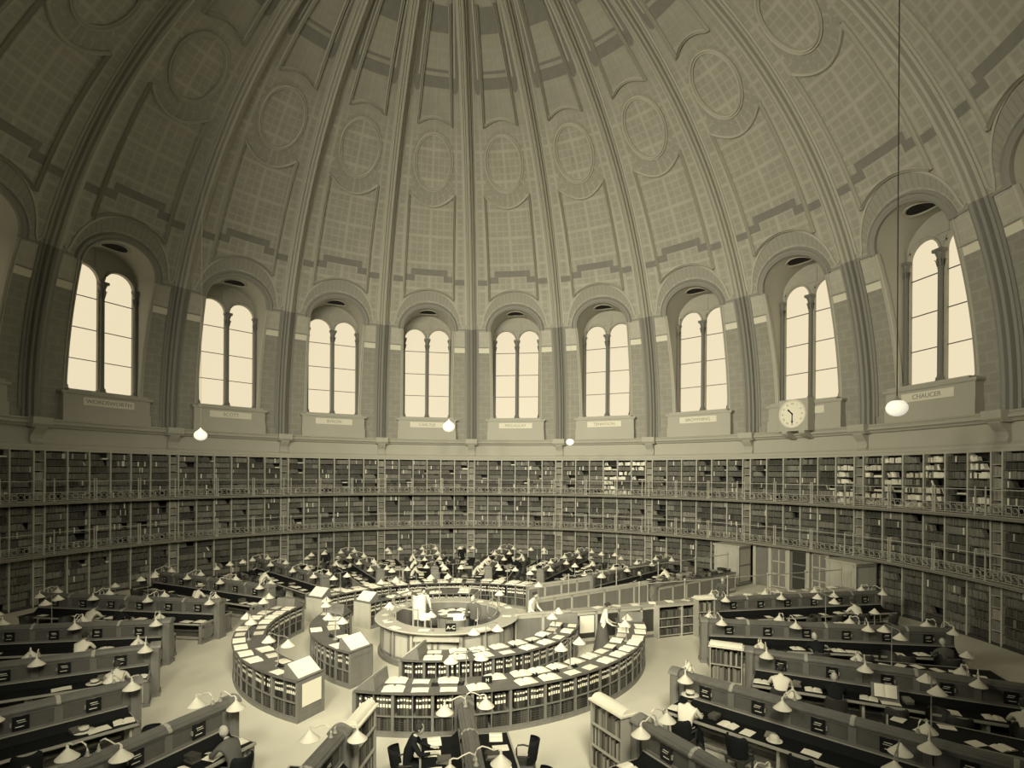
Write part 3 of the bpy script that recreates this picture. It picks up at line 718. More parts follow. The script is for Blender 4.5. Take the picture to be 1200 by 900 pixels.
# ------------------------------------------------------------------ reading tables
def table_where(k):
    """k-th slot of 18 degrees; slot 3 is the corridor"""
    d = k-3
    return '%s table %s of corridor' % (ORD[abs(d)], 'right' if d > 0 else 'left')
R0, R1, NS = 9.25, 17.0, 6
SEAT0, SEATD = 9.95, 1.25
def table_parts():
    P = []
    # screen: solid core, frame strips and panels on both faces
    mb = MB(); mb.box(-.10,.10, R0,R1, .05,1.38); P.append(('screen', mb.mesh('screen', M['oak_screen'])))
    mb = MB()
    for s in (-1, 1):
        x0, x1 = sorted((s*.10, s*.125))
        mb.box(x0,x1, R0,R1, 1.30,1.38); mb.box(x0,x1, R0,R1, .93,.99)
        for i in range(NS*2+1):
            y = SEAT0-SEATD/2+SEATD/2*i; w = .075 if i % 2 == 0 else .03
            mb.box(x0,x1, max(R0, y-w), min(R1, y+w), .99, 1.30)
    P.append(('screen_frame', mb.mesh('screen_frame', M['oak_rail'])))
    # rounded cap running along the top, with raised beads
    mb = MB(); pr = [(-.165,1.36),(-.165,1.40),(-.15,1.42),(-.13,1.42),(-.12,1.45),(-.07,1.49),(-.055,1.475),(0,1.50),(.055,1.475),(.07,1.49),(.12,1.45),(.13,1.42),(.15,1.42),(.165,1.40),(.165,1.36)]
    rows = [[Vector((x, y, z)) for x, z in pr] for y in (R0-.04, R1+.02)]; mb.strip(rows, 0)
    for r_, rv in ((rows[0], 0), (rows[1], 1)): mb.add(r_, [tuple(range(len(pr)))[::1 if rv else -1]])
    for y in [SEAT0-SEATD/2+1.25+2.5*i for i in range(3)]: 
        mb.strip([[Vector((x*1.06, yy, 1.36+(z-1.36)*1.08)) for x, z in pr] for yy in (y-.04, y+.04)], 1)
    P.append(('cap_rail', mb.mesh('cap_rail', [M['oak_top'], M['edge']])))
    for s in (-1, 1):
        mb = MB(); x0, x1 = sorted((s*.125, s*.93)); mb.box(x0, x1, R0+.02, R1, .735, .765)
        # sloping leather flap under the screen panels
        a, b = s*.125, s*.30
        vs = [Vector((a,R0+.05,.765)),Vector((b,R0+.05,.765)),Vector((a,R0+.05,.92)),Vector((a,R1,.765)),Vector((b,R1,.765)),Vector((a,R1,.92))]
        mb.add(vs, [(0,1,2) if s < 0 else (2,1,0), (3,5,4) if s < 0 else (4,5,3), (1,4,5,2) if s < 0 else (2,5,4,1)])
        P.append(('desk_top', mb.mesh('desk_top', M['leather'])))
        mb = MB(); x0, x1 = sorted((s*.93, s*.97)); mb.box(x0, x1, R0, R1, .715, .772); mb.box(*sorted((s*.125, s*.97)), R0-.0, R0+.02, .715, .772)
        x0, x1 = sorted((s*.125, s*.15)); mb.box(x0, x1, R0+.05, R1, .915, .935)
        P.append(('desk_edge', mb.mesh('desk_edge', M['edge'])))
        for y in (R0+.12, R0+2.6, R0+5.1, R1-.12):
            mb = MB(); x0, x1 = sorted((s*.30, s*.80)); mb.bevbox(x0, x1, y-.035, y+.035, .0, .715, .01); mb.box(*sorted((s*.24, s*.86)), y-.05, y+.05, 0, .07)
            P.append(('leg', mb.mesh('leg', M['wood_light'])))
        mb = MB(); mb.tube([(s*.62, R0+.2, .14),(s*.62, R1-.2, .14)], .028, 6); mb.tube([(s*.2, R0+.2, .30),(s*.2, R1-.2, .30)], .05, 6)
        P.append(('foot_rail', mb.mesh('foot_rail', M['brass'])))
    # inner end: panelled pedestal at desk height and square end post
    mb = MB(); mb.bevbox(-.20,.20,R0-.22,R0,0,1.40,.02); mb.box(-.23,.23,R0-.25,R0,0,.12)
    for s in (-1, 1): mb.box(*sorted((s*.2, s*.215)), R0-.19, R0-.03, .2, 1.3)
    pr2 = [(.22*cos(pi*i/10), 1.40+.14*sin(pi*i/10)) for i in range(11)]
    mb.strip([[Vector((x,y,z)) for x, z in pr2] for y in (R0-.26, R0+.0)], 0, False, True); mb.add([Vector((x,R0-.26,z)) for x, z in pr2], [tuple(range(11))]); mb.add([Vector((x,R0,z)) for x, z in pr2], [tuple(range(10,-1,-1))])
    P.append(('end_post', mb.mesh('end_post', M['wood'])))
    for s in (-1, 1):
        mb = MB(); x0, x1 = sorted((s*.21, s*.90)); mb.box(x0, x1, R0-.02, R0+.10, 0, .715); 
        xa, xb = sorted((s*.26, s*.85)); 
        for (p, q, u, v) in ((xa,xb,.16,.24),(xa,xb,.58,.66),(xa,xa+.08,.16,.66),(xb-.08,xb,.16,.66)): mb.box(p,q,R0-.04,R0-.02,u,v)
        mb.box(x0-.02,x1+.02,R0-.05,R0+.12,0,.10)
        P.append(('end_panel', mb.mesh('end_panel', M['wood'])))
    pl = []
    for s in (-1, 1):
        for i in range(NS):
            y = SEAT0+SEATD*i; mb = MB(); x0, x1 = sorted((s*.125, s*.15)); mb.box(x0, x1, y-.14, y+.14, 1.0, 1.29)
            x2, x3 = sorted((s*.15, s*.153))
            mb.box(x2, x3, y-.07, y+.07, 1.20, 1.215, 1); mb.box(x2, x3, y-.09, y+.05, 1.16, 1.17, 1); mb.box(x2, x3, y-.06, y+.09, 1.07, 1.085, 1)
            mb.box(*sorted((s*.125, s*.165)), y+.15, y+.175, 1.10, 1.19, 2)
            pl.append(('number_plate', mb.mesh('number_plate', [M['plate_black'], M['plate_mark'], M['brass']])))
    return P, pl
TP, TPL = table_parts()
SLOTS = [k for k in range(-10, 10) if k != 3]
DAZ = {9: 1.9, 7: .6, 6: .9, 5: .9, -10: -1.2}; DR = {9: -.75, 8: 1.3, 6: 1.15, 4: 1.65, -8: .7, -6: .3, -10: .6}
def slot_az(k): return PH+9+18*k+DAZ.get(k, 0)
def slot_dr(k): return DR.get(k, 0)
for k in SLOTS:
    az = slot_az(k); t = empty('reading_table', pol(slot_dr(k), az), -R_(az))
    tag(t, 'long double-sided reading table with central screen, %s' % table_where(k).replace('table ', ''), 'table', 'long radial reading tables')
    for nm, me in TP: link(nm, me, t)
    for nm, me in TPL: link(nm, me, t)
# short tables between the long ones
def short_parts():
    P = []; y0, y1 = 13.5, 17.0
    mb = MB(); mb.box(-.5,.5,y0,y1,.735,.765); P.append(('desk_top', mb.mesh('desk_top', M['leather'])))
    mb = MB()
    for (a,b,c,d) in ((-.54,-.5,y0-.04,y1+.04),(.5,.54,y0-.04,y1+.04),(-.5,.5,y0-.04,y0),(-.5,.5,y1,y1+.04)): mb.box(a,b,c,d,.715,.772)
    P.append(('desk_edge', mb.mesh('desk_edge', M['edge'])))
    for y in (y0+.06, y1-.06):
        for x in (-.44,.44):
            mb = MB(); mb.bevbox(x-.05,x+.05,y-.05,y+.05,0,.72,.012); P.append(('leg', mb.mesh('leg', M['wood_light'])))
    for y in (y0+.06, y1-.06):
        mb = MB(); mb.box(-.40,.40,y-.03,y+.03,.60,.72); mb.box(-.40,.40,y-.02,y+.02,.10,.16); P.append(('apron', mb.mesh('apron', M['wood_light'])))
    for x in (-.45,.45):
        mb = MB(); mb.box(x-.02,x+.02,y0+.1,y1-.1,.63,.72); P.append(('apron', mb.mesh('apron', M['wood_dark'])))
    return P
SP = short_parts()
SHORT = [j for j in range(-8, 9) if j not in (3, 4)]
def short_where(j):
    # short table j stands on the rib azimuth PH+18 j, between slots j-1 and j
    d = j-3 if j > 3 else 4-j
    return 'between %s and %s tables %s of corridor' % (ORD[abs(j-1-3)], ORD[abs(j-3)], 'right' if j > 3 else 'left')
for j in SHORT:
    t = empty('short_table', (0,0,0), -R_(PH+18*j)); tag(t, 'short open desk standing %s' % short_where(j), 'table', 'short reading tables')
    for nm, me in SP: link(nm, me, t)

# ------------------------------------------------------------------ lamps
def cone_mesh():
    mb = MB(); mb.lathe([(.185,0),(.19,.008),(.186,.012),(.11,.085),(.03,.165),(.022,.18),(.001,.185)], 16); mb.lathe([(.183,.004),(.105,.078),(.02,.16)][::-1], 16); return mb.mesh('shade', M['lamp'])
SHADE = cone_mesh()
def arm_mesh():
    mb = MB(); mb.tube([(0,0,1.515),(.0,0,1.62),(.04,0,1.70),(.12,0,1.74),(.22,0,1.71),(.32,0,1.66),(.40,0,1.68),(.44,0,1.66),(.45,0,1.60)], .013, 6); mb.lathe([(.022,0),(.026,.05),(.012,.09)], 8, (.45,0,1.575)); return mb.mesh('arm', M['lamp'])
ARM = arm_mesh()
mb = MB(); mb.lathe([(.05,1.505),(.05,1.52),(.03,1.54),(.02,1.60)], 8); FOOT = mb.mesh('clamp', M['brass'])
def side_word(k, s):
    # s=+1 is the clockwise side; the corridor lies anticlockwise of the right-hand tables
    toward = (s < 0) if k > 3 else (s > 0)
    return 'corridor side' if toward else 'far side'
LAMP_R = (9.45, 11.85, 14.25, 16.6)
for k in SLOTS:
    for i, r in enumerate(LAMP_R):
        for s in (-1, 1):
            l = empty('desk_lamp', pol(r+s*.09+slot_dr(k), slot_az(k)), -R_(slot_az(k))+(pi if s < 0 else 0)+rnd.uniform(-.3,.3))
            tag(l, 'cone lamp, %s, %s from inner end, %s' % (side_word(k, s), ORD[i+1], table_where(k)), 'lamp', 'cone lamps of the long tables')
            o = link('shade', SHADE, l); o.location = (.45,0,1.41)
            link('arm', ARM, l); link('clamp', FOOT, l)
# pole lamps: a slim pole with one or two hanging shades
def pole_mesh(h, w):
    mb = MB(); mb.lathe([(.09,0),(.09,.015),(.05,.03),(.018,.06),(.014,h*.5),(.022,h*.5+.02),(.013,h*.5+.05),(.012,h)], 8)
    if w:
        mb.tube([(-w,0,h-.09),(-w,0,h-.03),(-w*.7,0,h+.01),(0,0,h-.02),(w*.7,0,h+.01),(w,0,h-.03),(w,0,h-.09)], .011, 6)
    return mb.mesh('pole', M['rib_low'])
POLE2 = pole_mesh(.85, .40); POLE1 = pole_mesh(.55, 0); POLE3 = pole_mesh(1.2, .40)
def pole_lamp(x, y, z, rz, two, lab, grp, tall=False):
    l = empty('pole_lamp', (x,y,z+.004), rz); tag(l, lab, 'lamp', grp)
    link('pole', (POLE3 if tall else POLE2) if two else POLE1, l)
    for q in ((-.40,.40) if two else (0,)):
        o = link('shade', SHADE, l); o.location = (q,0,(.95 if tall else .60) if two else .48)
    return l
for j in SHORT:
    for i, y in enumerate((14.3, 16.2)):
        p = pol(y, PH+18*j, .765); pole_lamp(p.x, p.y, p.z, -R_(PH+18*j)+.2, i == 0, 'pole lamp, %s end, on the short desk %s' % ('inner' if i == 0 else 'outer', short_where(j).replace(' tables', '')), 'pole lamps of the short desks', True)

# ------------------------------------------------------------------ end bookcases on some tables
def end_case(k, s, r0, L, lab, tall=1.5, dep=.40, off=.03):
    r0 = 8.97-L
    az = slot_az(k); g = empty('end_bookcase', pol(slot_dr(k), az), -R_(az)); tag(g, lab, 'bookcase', 'bookcases at table ends')
    x0, x1 = sorted((s*off, s*(off+dep))); y0, y1 = r0, r0+L; back = s*off
    mb = MB(); mb.box(*sorted((back, back+s*.02)), y0, y1, .05, tall); mb.build('back_panel', M['wood_light'], g)
    for y in (y0, y1-.035):
        mb = MB(); mb.box(x0, x1, y, y+.035, 0, tall); mb.build('side_panel', M['edge'], g)
    lv = [.08, .55, 1.02]
    for z in lv: 
        mb = MB(); mb.box(x0, x1, y0+.035, y1-.035, z-.03, z); mb.build('shelf', M['edge'], g)
    mb = MB(); mb.box(x0-.04, x1+.04, y0-.04, y1+.04, tall, tall+.04); pr2 = [(s*(off+dep/2-.28)+(dep*.42)*cos(pi*i/8), tall+.04+.10*sin(pi*i/8)) for i in range(9)]
    mb.strip([[Vector((x+s*.28,y,z)) for x, z in pr2] for y in (y0, y1)], 0); 
    for y in (y0, y1): mb.add([Vector((x+s*.28,y,z)) for x, z in pr2], [tuple(range(9)), tuple(range(8,-1,-1))][:1])
    mb.build('top', M['plate'], g)
    rr = random.Random(k); m4 = Matrix.Translation(pol(slot_dr(k), az)) @ Matrix.Rotation(-R_(az), 4, 'Z')
    for zi, z in enumerate(lv):
        y = y0+.045; stop = y1-.045 if not (k == 6 and zi < 1) else y0+.1
        while y < stop-.05:
            w = rr.uniform(.035,.07); h = rr.uniform(.30,.42)
            o = link('book', ONE); o.scale = (w*.94, min(1.25, (dep-.08)/.2), h); o.location = m4 @ Vector((s*(off-.05+dep), y+w/2, z+.004)); o.rotation_euler = (0,0,-R_(az)+(pi/2 if s > 0 else -pi/2))
            tag(o, 'dark bound book in the end case, %s' % table_where(k), 'book', 'books in table end cases')
            y += w
end_case(8, 1, 8.14, 1.04, 'pale bookcase of dark volumes at the end of the nearest right hand table', 1.5, .38)
end_case(6, 1, 8.14, .88, 'low white bookcase with half empty lower shelves on a right hand table')
end_case(4, 1, 8.14, .75, 'white bookcase at the inner end of the table beside the corridor')
end_case(-10, -1, 8.14, 1.04, 'bookcase with a broad white top at the table end near the bottom edge', 1.45, .28)

# ------------------------------------------------------------------ catalogue counters
CY = .25
def cpol(r, az, z=0.0): return pol(r, az, z)+Vector((0, CY, 0))
def carc(mb, r0, r1, z0, z1, a0, a1, mi=0):
    n = max(3, int(abs(a1-a0)/3)); pr = [(r0,z0),(r0,z1),(r1,z1),(r1,z0)]
    rows = [[cpol(r, a0+(a1-a0)*i/n, z) for r, z in pr] for i in range(n+1)]
    mb.strip(rows, mi, True); mb.add(rows[0], [(0,1,2,3)], mi); mb.add(rows[-1], [(3,2,1,0)], mi)
VOL = MB(); VOL.bevbox(-.5,.5,0,.3,0,1,.05,0); VOL.box(-.36,.36,-.004,.01,.80,.90,1); VOL.box(-.36,.36,-.004,.01,.42,.60,1); VOLM = VOL.mesh('catalogue_volume', [M['volume'], M['label']])
VOL2 = MB(); VOL2.bevbox(-.5,.5,0,.3,0,1,.05,0)
for z in (.15,.35,.55,.75): VOL2.box(-.5,.5,-.006,.01,z,z+.012,1)
VOL2M = VOL2.mesh('catalogue_volume', [M['volume'], M['oak_top']])
CAM = Vector((0,-20.603,6.5)); vol_jobs = []
def counter(nm_lab, r0, r1, a0, a1, face, H=1.1, lect=(True, True), grp='curved catalogue counters', inner_shelves=True, step=8):
    """curved counter between az a0 and a1 (clockwise); shelves of volumes on the outer and inner faces"""
    g = empty('catalogue_counter', cpol((r0+r1)/2, (a0+a1)/2, 0)); tag(g, nm_lab, 'counter', grp)
    inv = Matrix.Translation(-g.location)
    def put(mb, nm, m):
        mb.v = [inv @ Vector(p) for p in mb.v]; return mb.build(nm, m, g)
    mb = MB(); carc(mb, r0-.02, r1+.02, 0, .10, a0, a1); put(mb, 'plinth', M['wood'])
    mb = MB(); carc(mb, r0-.05, r1+.05, H-.045, H, a0-.2, a1+.2); put(mb, 'counter_top', M['oak_top'])
    mb = MB(); carc(mb, (r0+r1)/2-.03, (r0+r1)/2+.03, .1, H-.045, a0, a1); put(mb, 'back_panel', M['wood_dark'])
    for sgn, rf in ((1, r1), (-1, r0)):
        if sgn < 0 and not inner_shelves: continue
        ri, ro = sorted((rf, rf-sgn*.34))
        for z in (.52, .135):
            mb = MB(); carc(mb, ri, ro, z-.035, z, a0, a1); put(mb, 'shelf', M['wood'])
        n = max(1, int(round((a1-a0)/step)))
        for i in range(n+1):
            a = a0+(a1-a0)*i/n; mb = MB(); mt = Matrix.Translation(cpol(rf-sgn*.17, a)) @ Matrix.Rotation(-R_(a), 4, 'Z'); mb.box(-.035,.035,-.17,.18,.1,H-.045,0,mt); put(mb, 'upright', M['wood'])
            if i < n:
                am = a+(a1-a0)/n/2; mb = MB(); mt = Matrix.Translation(cpol(rf-sgn*.17, am)) @ Matrix.Rotation(-R_(am), 4, 'Z'); mb.box(-.012,.012,-.17,.165,.1,H-.045,0,mt); put(mb, 'upright', M['wood'])
        for zi, (z, h) in enumerate(((.135,.32),(.52,.46))):
            half = (a1-a0)/n/2; w = .075 if zi else .068; da = degrees(w/rf)
            for q in range(2*n):
                m0, m1 = degrees((.042 if q % 2 == 0 else .018)/rf), degrees((.042 if q % 2 else .018)/rf)
                a = a0+half*q+m0
                while a+da < a0+half*(q+1)-m1+.05:
                    if rnd.random() > .03: vol_jobs.append((rf-sgn*.03, a+da/2, z+.005, w*.93, h*(rnd.uniform(.93,1) if zi else rnd.uniform(.9,1)), sgn, zi, nm_lab))
                    a += da
    for e, a, on in ((0, a0, lect[0]), (1, a1, lect[1])):
        sg = 1 if e == 0 else -1     # direction into the counter, clockwise positive
        mb = MB(); mt = Matrix.Translation(cpol((r0+r1)/2, a)) @ Matrix.Rotation(-R_(a), 4, 'Z'); L = r1-r0
        mb.box(*sorted((-sg*.05, sg*.02)), -L/2-.02, L/2+.02, .0, H-.045, 0, mt); 
        for y in (-L/2+.05, L/2-.05): mb.box(*sorted((-sg*.065, -sg*.05)), y-.06, y+.06, .1, H-.06, 0, mt)
        for z in (.16, H-.12): mb.box(*sorted((-sg*.065, -sg*.05)), -L/2+.11, L/2-.11, z-.06, z+.06, 0, mt)
        put(mb, 'end_panel', M['wood_light'] if nm_lab.find('back') >= 0 else M['wood'])
        if on:
            mb = MB(); x = [(-sg*.02, H), (sg*.42, H+.34), (sg*.47, H+.34), (sg*.52, H)]
            vs = [mt @ Vector((q, y, z)) for y in (-L/2+.04, L/2-.04) for q, z in x]
            mb.add(vs, [(0,1,2,3),(7,6,5,4),(0,4,5,1),(1,5,6,2),(2,6,7,3)]); le = put(mb, 'sloping_stand', M['wood'])
            mb = MB(); vs = [mt @ Vector((q, y, z)) for y in (-L/2+.07, L/2-.07) for q, z in ((sg*.01, H+.035), (sg*.41, H+.345), (sg*.42, H+.35), (sg*.02, H+.04))]
            mb.add(vs, [(0,1,2,3),(7,6,5,4),(0,4,5,1),(2,6,7,3),(1,5,6,2),(3,7,4,0)]); mb.v = [inv @ Vector(p) for p in mb.v]; mb.build('printed_sheet', M['paper'], le)
    return g
counter('long curved catalogue counter nearest the camera, outer ring', 6.3, 7.2, 97, 198.5, 1)
gl = counter('curved catalogue counter with a white notice on its end panel', 6.3, 7.2, 212.5, 292, 1)
counter('curved back counter of the outer ring beyond the central desk', 6.4, 7.3, 303.5, 398, 1, lect=(True, False))
counter('inner curved counter in front of the central round desk', 3.95, 4.85, 100, 196, 1)
counter('inner curved counter left of the central round desk', 3.95, 4.85, 217, 288, 1)
counter('inner curved counter at the back of the central round desk', 4.05, 4.95, 308, 376, 1, lect=(True, False))
# notice on the end panel
mt = Matrix.Translation(cpol(6.75, 212.5)) @ Matrix.Rotation(-R_(212.5), 4, 'Z')
mb = MB(); mb.box(-.075,-.066,-.33,.33,.38,.98,0,mt); o = mb.build('notice_sheet', M['paper']); tag(o, 'large white notice pinned to the end of the left outer counter', 'notice')
# volumes: nearest three hundred as objects, the rest as one mass
vol_jobs.sort(key=lambda j: -( (max(0.0, (cpol(1, j[1])-Vector((0,CY,0))).dot((CAM-cpol(j[0], j[1])).normalized())*j[5]) > .12) / (CAM-cpol(j[0], j[1], j[2])).length))
rest = BookRun(); lab_f = BookRun()
for i, (r, a, z, w, h, sgn, zi, lab) in enumerate(vol_jobs):
    if i < 290:
        o = link('catalogue_volume', VOLM if zi else VOL2M); o.scale = (w, 1, h); o.location = cpol(r, a, z); o.rotation_euler = (0,0,-R_(a)+(pi if sgn > 0 else 0))
        near = 'nearest' in lab
        tag(o, ('tall catalogue volume with white spine labels, upper shelf' if zi else 'dark banded catalogue volume on the lower shelf')+(' of the nearest curved counter' if near else ' of the left outer counter' if 'notice' in lab else ' of an inner curved counter'), 'catalogue volume', ('labelled' if zi else 'banded')+' volumes of the '+('nearest counter' if near else 'left counter' if 'notice' in lab else 'inner counters'))
    else:
        rr = r; p = (a, r)
        # BookRun works about the room centre: turn the counter's own polar place into room polar
        q = cpol(r-(0 if sgn > 0 else 0), a); az = degrees(atan2(q.x, q.y)); rad = hypot(q.x, q.y)
        d = -.24*sgn
        tone = rnd.uniform(.015,.08)
        rest.book(az, rad, w, d, z, h, tone, 0)
        if zi:
            for f0, f1 in ((.80,.90),(.42,.60)): rest.book(az, rad+sgn*.004, w*.72, d*.02, z+h*f0, h*(f1-f0), .75, 0)
o = rest.build('catalogue_volumes', M['tone']); tag(o, 'labelled catalogue volumes filling the shelves of the farther counters', 'catalogue volumes', None, 'stuff')

# ------------------------------------------------------------------ central round desk
CD = empty('central_desk', (0,.1,0)); tag(CD, 'round raised pale oak desk in the middle of the room', 'desk')
def ring(nm, prof, m, a0=0, a1=360, par=CD, n=64):
    mb = MB(); rows = [[pol(r, a0+(a1-a0)*i/n, z) for r, z in prof] for i in range(n+1)]; mb.strip(rows, 0, False, False)
    return mb.build(nm, m, par)
ring('body', [(2.42,1.12),(2.42,.14)][::-1], M['wood_light'])
ring('plinth', [(2.40,.15),(2.52,.15),(2.54,.12),(2.54,0)][::-1], M['wood'])
ring('counter_top', [(1.95,1.22),(1.95,1.25),(2.62,1.25),(2.66,1.22),(2.62,1.18),(2.50,1.14),(2.42,1.12)][::-1], M['wood_light'])
ring('inner_wall', [(1.97,.3),(1.97,1.22)][::-1], M['wood'])
mb = MB(); mb.add([pol(2.0, 5*i, .3) for i in range(72)], [tuple(reversed(range(72)))]); mb.build('raised_floor', M['wood_dark'], CD)
for a in range(100, 280, 20):
    g = MB(); mt = Matrix.Rotation(-R_(a), 4, 'Z')
    for (x0,x1,z0,z1) in ((-.36,.36,.22,.28),(-.36,.36,1.0,1.06),(-.36,-.30,.22,1.06),(.30,.36,.22,1.06)): g.box(x0,x1,2.385,2.45,z0,z1,0,mt)
    g.build('panel_frame', M['wood'], CD)
for a in (-150, -115, -80, -45, -10, 25, 60, 150):
    mb = MB(); p = pol(2.02, a, 1.25); mb.tube([p, p+Vector((0,0,.62))], .022, 6); mb.lathe([(.035,0),(.035,.02),(.02,.03)], 8, p); mb.build('rail_post', M['brass'], CD)
ring('brass_rail', [(2.0,1.80),(2.04,1.80),(2.04,1.84),(2.0,1.84),(2.0,1.80)], M['edge'], -150, 60)
for a in (-160, 170, 130, 100, 45):     # slips of papers and drop flap
    pass
mb = MB(); mt = Matrix.Rotation(-R_(188), 4, 'Z'); mb.box(-.75,.75,2.5,2.66,1.0,1.12,0,mt); mb.build('flap', M['wood_light'], CD)
# superintendent's inner desk
t = empty('inner_desk', (.25,.35,.304)); tag(t, 'small raised desk inside the central round desk', 'desk')
mb = MB(); mb.lathe([(.62,0),(.62,.85),(.66,.86)], 20); mb.build('body', M['wood_light'], t)
mb = MB(); mb.lathe([(.66,.86),(.72,.88),(.72,.92),(0,.92)], 20); mb.build('desk_top', M['oak_top'], t)
for q in range(8):
    mb = MB(); mt = Matrix.Rotation(2*pi*q/8, 4, 'Z'); mb.box(-.15,.15,.60,.635,.12,.76,0,mt); mb.build('panel', M['wood'], t)
sb = empty('screen_board', (-1.05,.05,.304)); sb.rotation_euler = (0,0,R_(-25)); tag(sb, 'tall white board standing inside the central round desk', 'board')
mb = MB(); mb.box(-.25,.25,-.02,.02,.75,1.62); mb.build('panel', M['plate'], sb)
for x in (-.24,.24):
    mb = MB(); mb.box(x-.03,x+.03,-.03,.03,0,1.65); mb.build('post', M['wood_light'], sb)
hp = empty('gate_hoop', (1.62,-.55,1.25)); hp.rotation_euler = (0,0,R_(50)); tag(hp, 'round iron hoop stand on the rim of the central desk', 'stand')
mb = MB(); mb.tube([(.33*cos(2*pi*i/24), 0, .36+.33*sin(2*pi*i/24)) for i in range(25)], .025, 6, 0, True, False); mb.build('hoop', M['rib_low'], hp)
mb = MB(); mb.box(-.2,.2,-.06,.06,0,.03); mb.build('base', M['rib_low'], hp)
sg_ = empty('desk_sign', (.10,-2.24,1.254)); tag(sg_, 'black desk sign lettered A-C on the central counter', 'sign')
mb = MB(); mb.bevbox(-.17,.17,-.03,.03,0,.26,.01); mb.build('board', M['plate_black'], sg_); text_obj('lettering', 'A-C', .17, M['plate_mark'], sg_, (0,-.034,.13), (R_(90),0,0))
sg_ = empty('desk_sign', tuple(cpol(6.75, 171.4, 1.104))); sg_.rotation_euler = (0,0,R_(6)); tag(sg_, 'small black block lettered H on the nearest curved counter', 'sign')
mb = MB(); mb.bevbox(-.13,.13,-.05,.05,0,.16,.01); mb.build('block', M['plate_black'], sg_); text_obj('lettering', 'H', .13, M['plate_mark'], sg_, (0,-.054,.08), (R_(90),0,0))
for x, lab in ((-.75,'white card hung on the brass rail left of the lettered sign'), (.35,'white card on the central counter right of the lettered sign')):
    mb = MB(); mb.box(-.17,.17,-.01,.01,0,.24); o = mb.build('card', M['paper']); y = -sqrt(2.0**2-x*x)+.1; o.location = (x*1.0, y-.05, 1.52); tag(o, lab, 'card')

# ------------------------------------------------------------------ corridor to the doors
def wall_run(name, lab, p, q, h, th, cat, shelves=None, top='wood_light', panels=True, face=-1):
    """straight low partition from p to q; face -1 shows panels or shelves on its right-hand side going p to q"""
    p, q = Vector((p[0],p[1],0)), Vector((q[0],q[1],0)); L = (q-p).length; a = atan2(q.y-p.y, q.x-p.x)
    g = empty(name, tuple(p), a); tag(g, lab, cat)
    mb = MB(); mb.box(0,L,-th/2,th/2,.0,h-.04); mb.build('body', M['wood'] if not shelves else M['wood_dark'], g)
    mb = MB(); mb.bevbox(-.03,L+.03,-th/2-.05,th/2+.05,h-.05,h,.012); mb.build('counter_top', M[top], g)
    mb = MB(); mb.box(0,L,-th/2-.03,th/2+.03,0,.12); mb.build('plinth', M['wood'], g)
    n = max(1, int(L/.95))
    s0 = shelves[0] if shelves else L
    mb = MB()
    for i in range(n+1):
        x = L*i/n
        if x > s0+.01 and shelves: break
        mb.box(max(0,x-.05), min(L,x+.05), -th/2-.02, th/2+.02, .12, h-.05)
    for z in (.18, h-.12): mb.box(0, min(L, s0), -th/2-.02, th/2+.02, z-.06, z+.06)
    mb.build('panel_frame', M['wood_light'], g)
    if shelves:
        mb = MB()
        for i in range(int((L-s0)/1.1)+1): x = s0+1.1*i; mb.box(x-.03,x+.03,-th/2-.32,-th/2,0,h-.05)
        for z in (.12,.46,.80): mb.box(s0,L,-th/2-.30,-th/2,z-.03,z)
        mb.box(s0,L,-th/2-.36,-th/2,h-.05,h); mb.build('shelves', M['wood_light'], g)
        br = MB(); x = s0+.04; rr = random.Random(5); vs_ = []
        bk = BookRun()
        ca, sa = cos(a), sin(a)
        while x < L-.05:
            for z, hh in ((.12,.27),(.46,.27),(.80,.30)):
                if ((x-s0) % 1.1) < .06 or ((x-s0) % 1.1) > 1.05: continue
                o = len(bk.v); w = .05; h2 = hh*rr.uniform(.8,1); t = rr.choice((.04,.06,.09,.13))*rr.uniform(.8,1.2)
                for y in (-th/2-.27, -th/2-.03):
                    for xx, zz in ((x,0),(x+w*.93,0),(x+w*.93,h2),(x,h2)): bk.v.append((p.x+xx*ca-y*sa, p.y+xx*sa+y*ca, z+zz))
                for f in ((0,1,2,3),(3,2,6,7),(1,5,6,2),(0,3,7,4)): bk.f.append([i_+o for i_ in f]); bk.t.append(t)
            x += .052
        o = bk.build('corridor_books', M['tone']); tag(o, 'rows of bound books in the shelves under the corridor counter', 'books', None, 'stuff')
    return g
wall_run('corridor_counter', 'long oak counter with bookshelves below, running to the wall doors', (4.62,.0), (18.3,3.15), 1.3, .40, 'counter', (3.6,), 'edge')
wall_run('partition', 'oak partition joining the central desk to the corridor counter', (2.45,-.35), (4.6,.02), 1.3, .12, 'partition')
wall_run('partition', 'low oak partition on the left side of the corridor', (3.6,2.05), (9.6,5.3), 1.3, .14, 'partition')
wall_run('partition', 'oak partition prolonging the first long table left of the corridor', (3.55,4.15), tuple(pol(9.2, slot_az(2)).xy), 1.42, .14, 'partition')
wall_run('corridor_counter', 'low counter of piled books in the left half of the corridor', (9.9,5.3), (15.6,8.6), 1.1, .7, 'counter', None, 'oak_top')
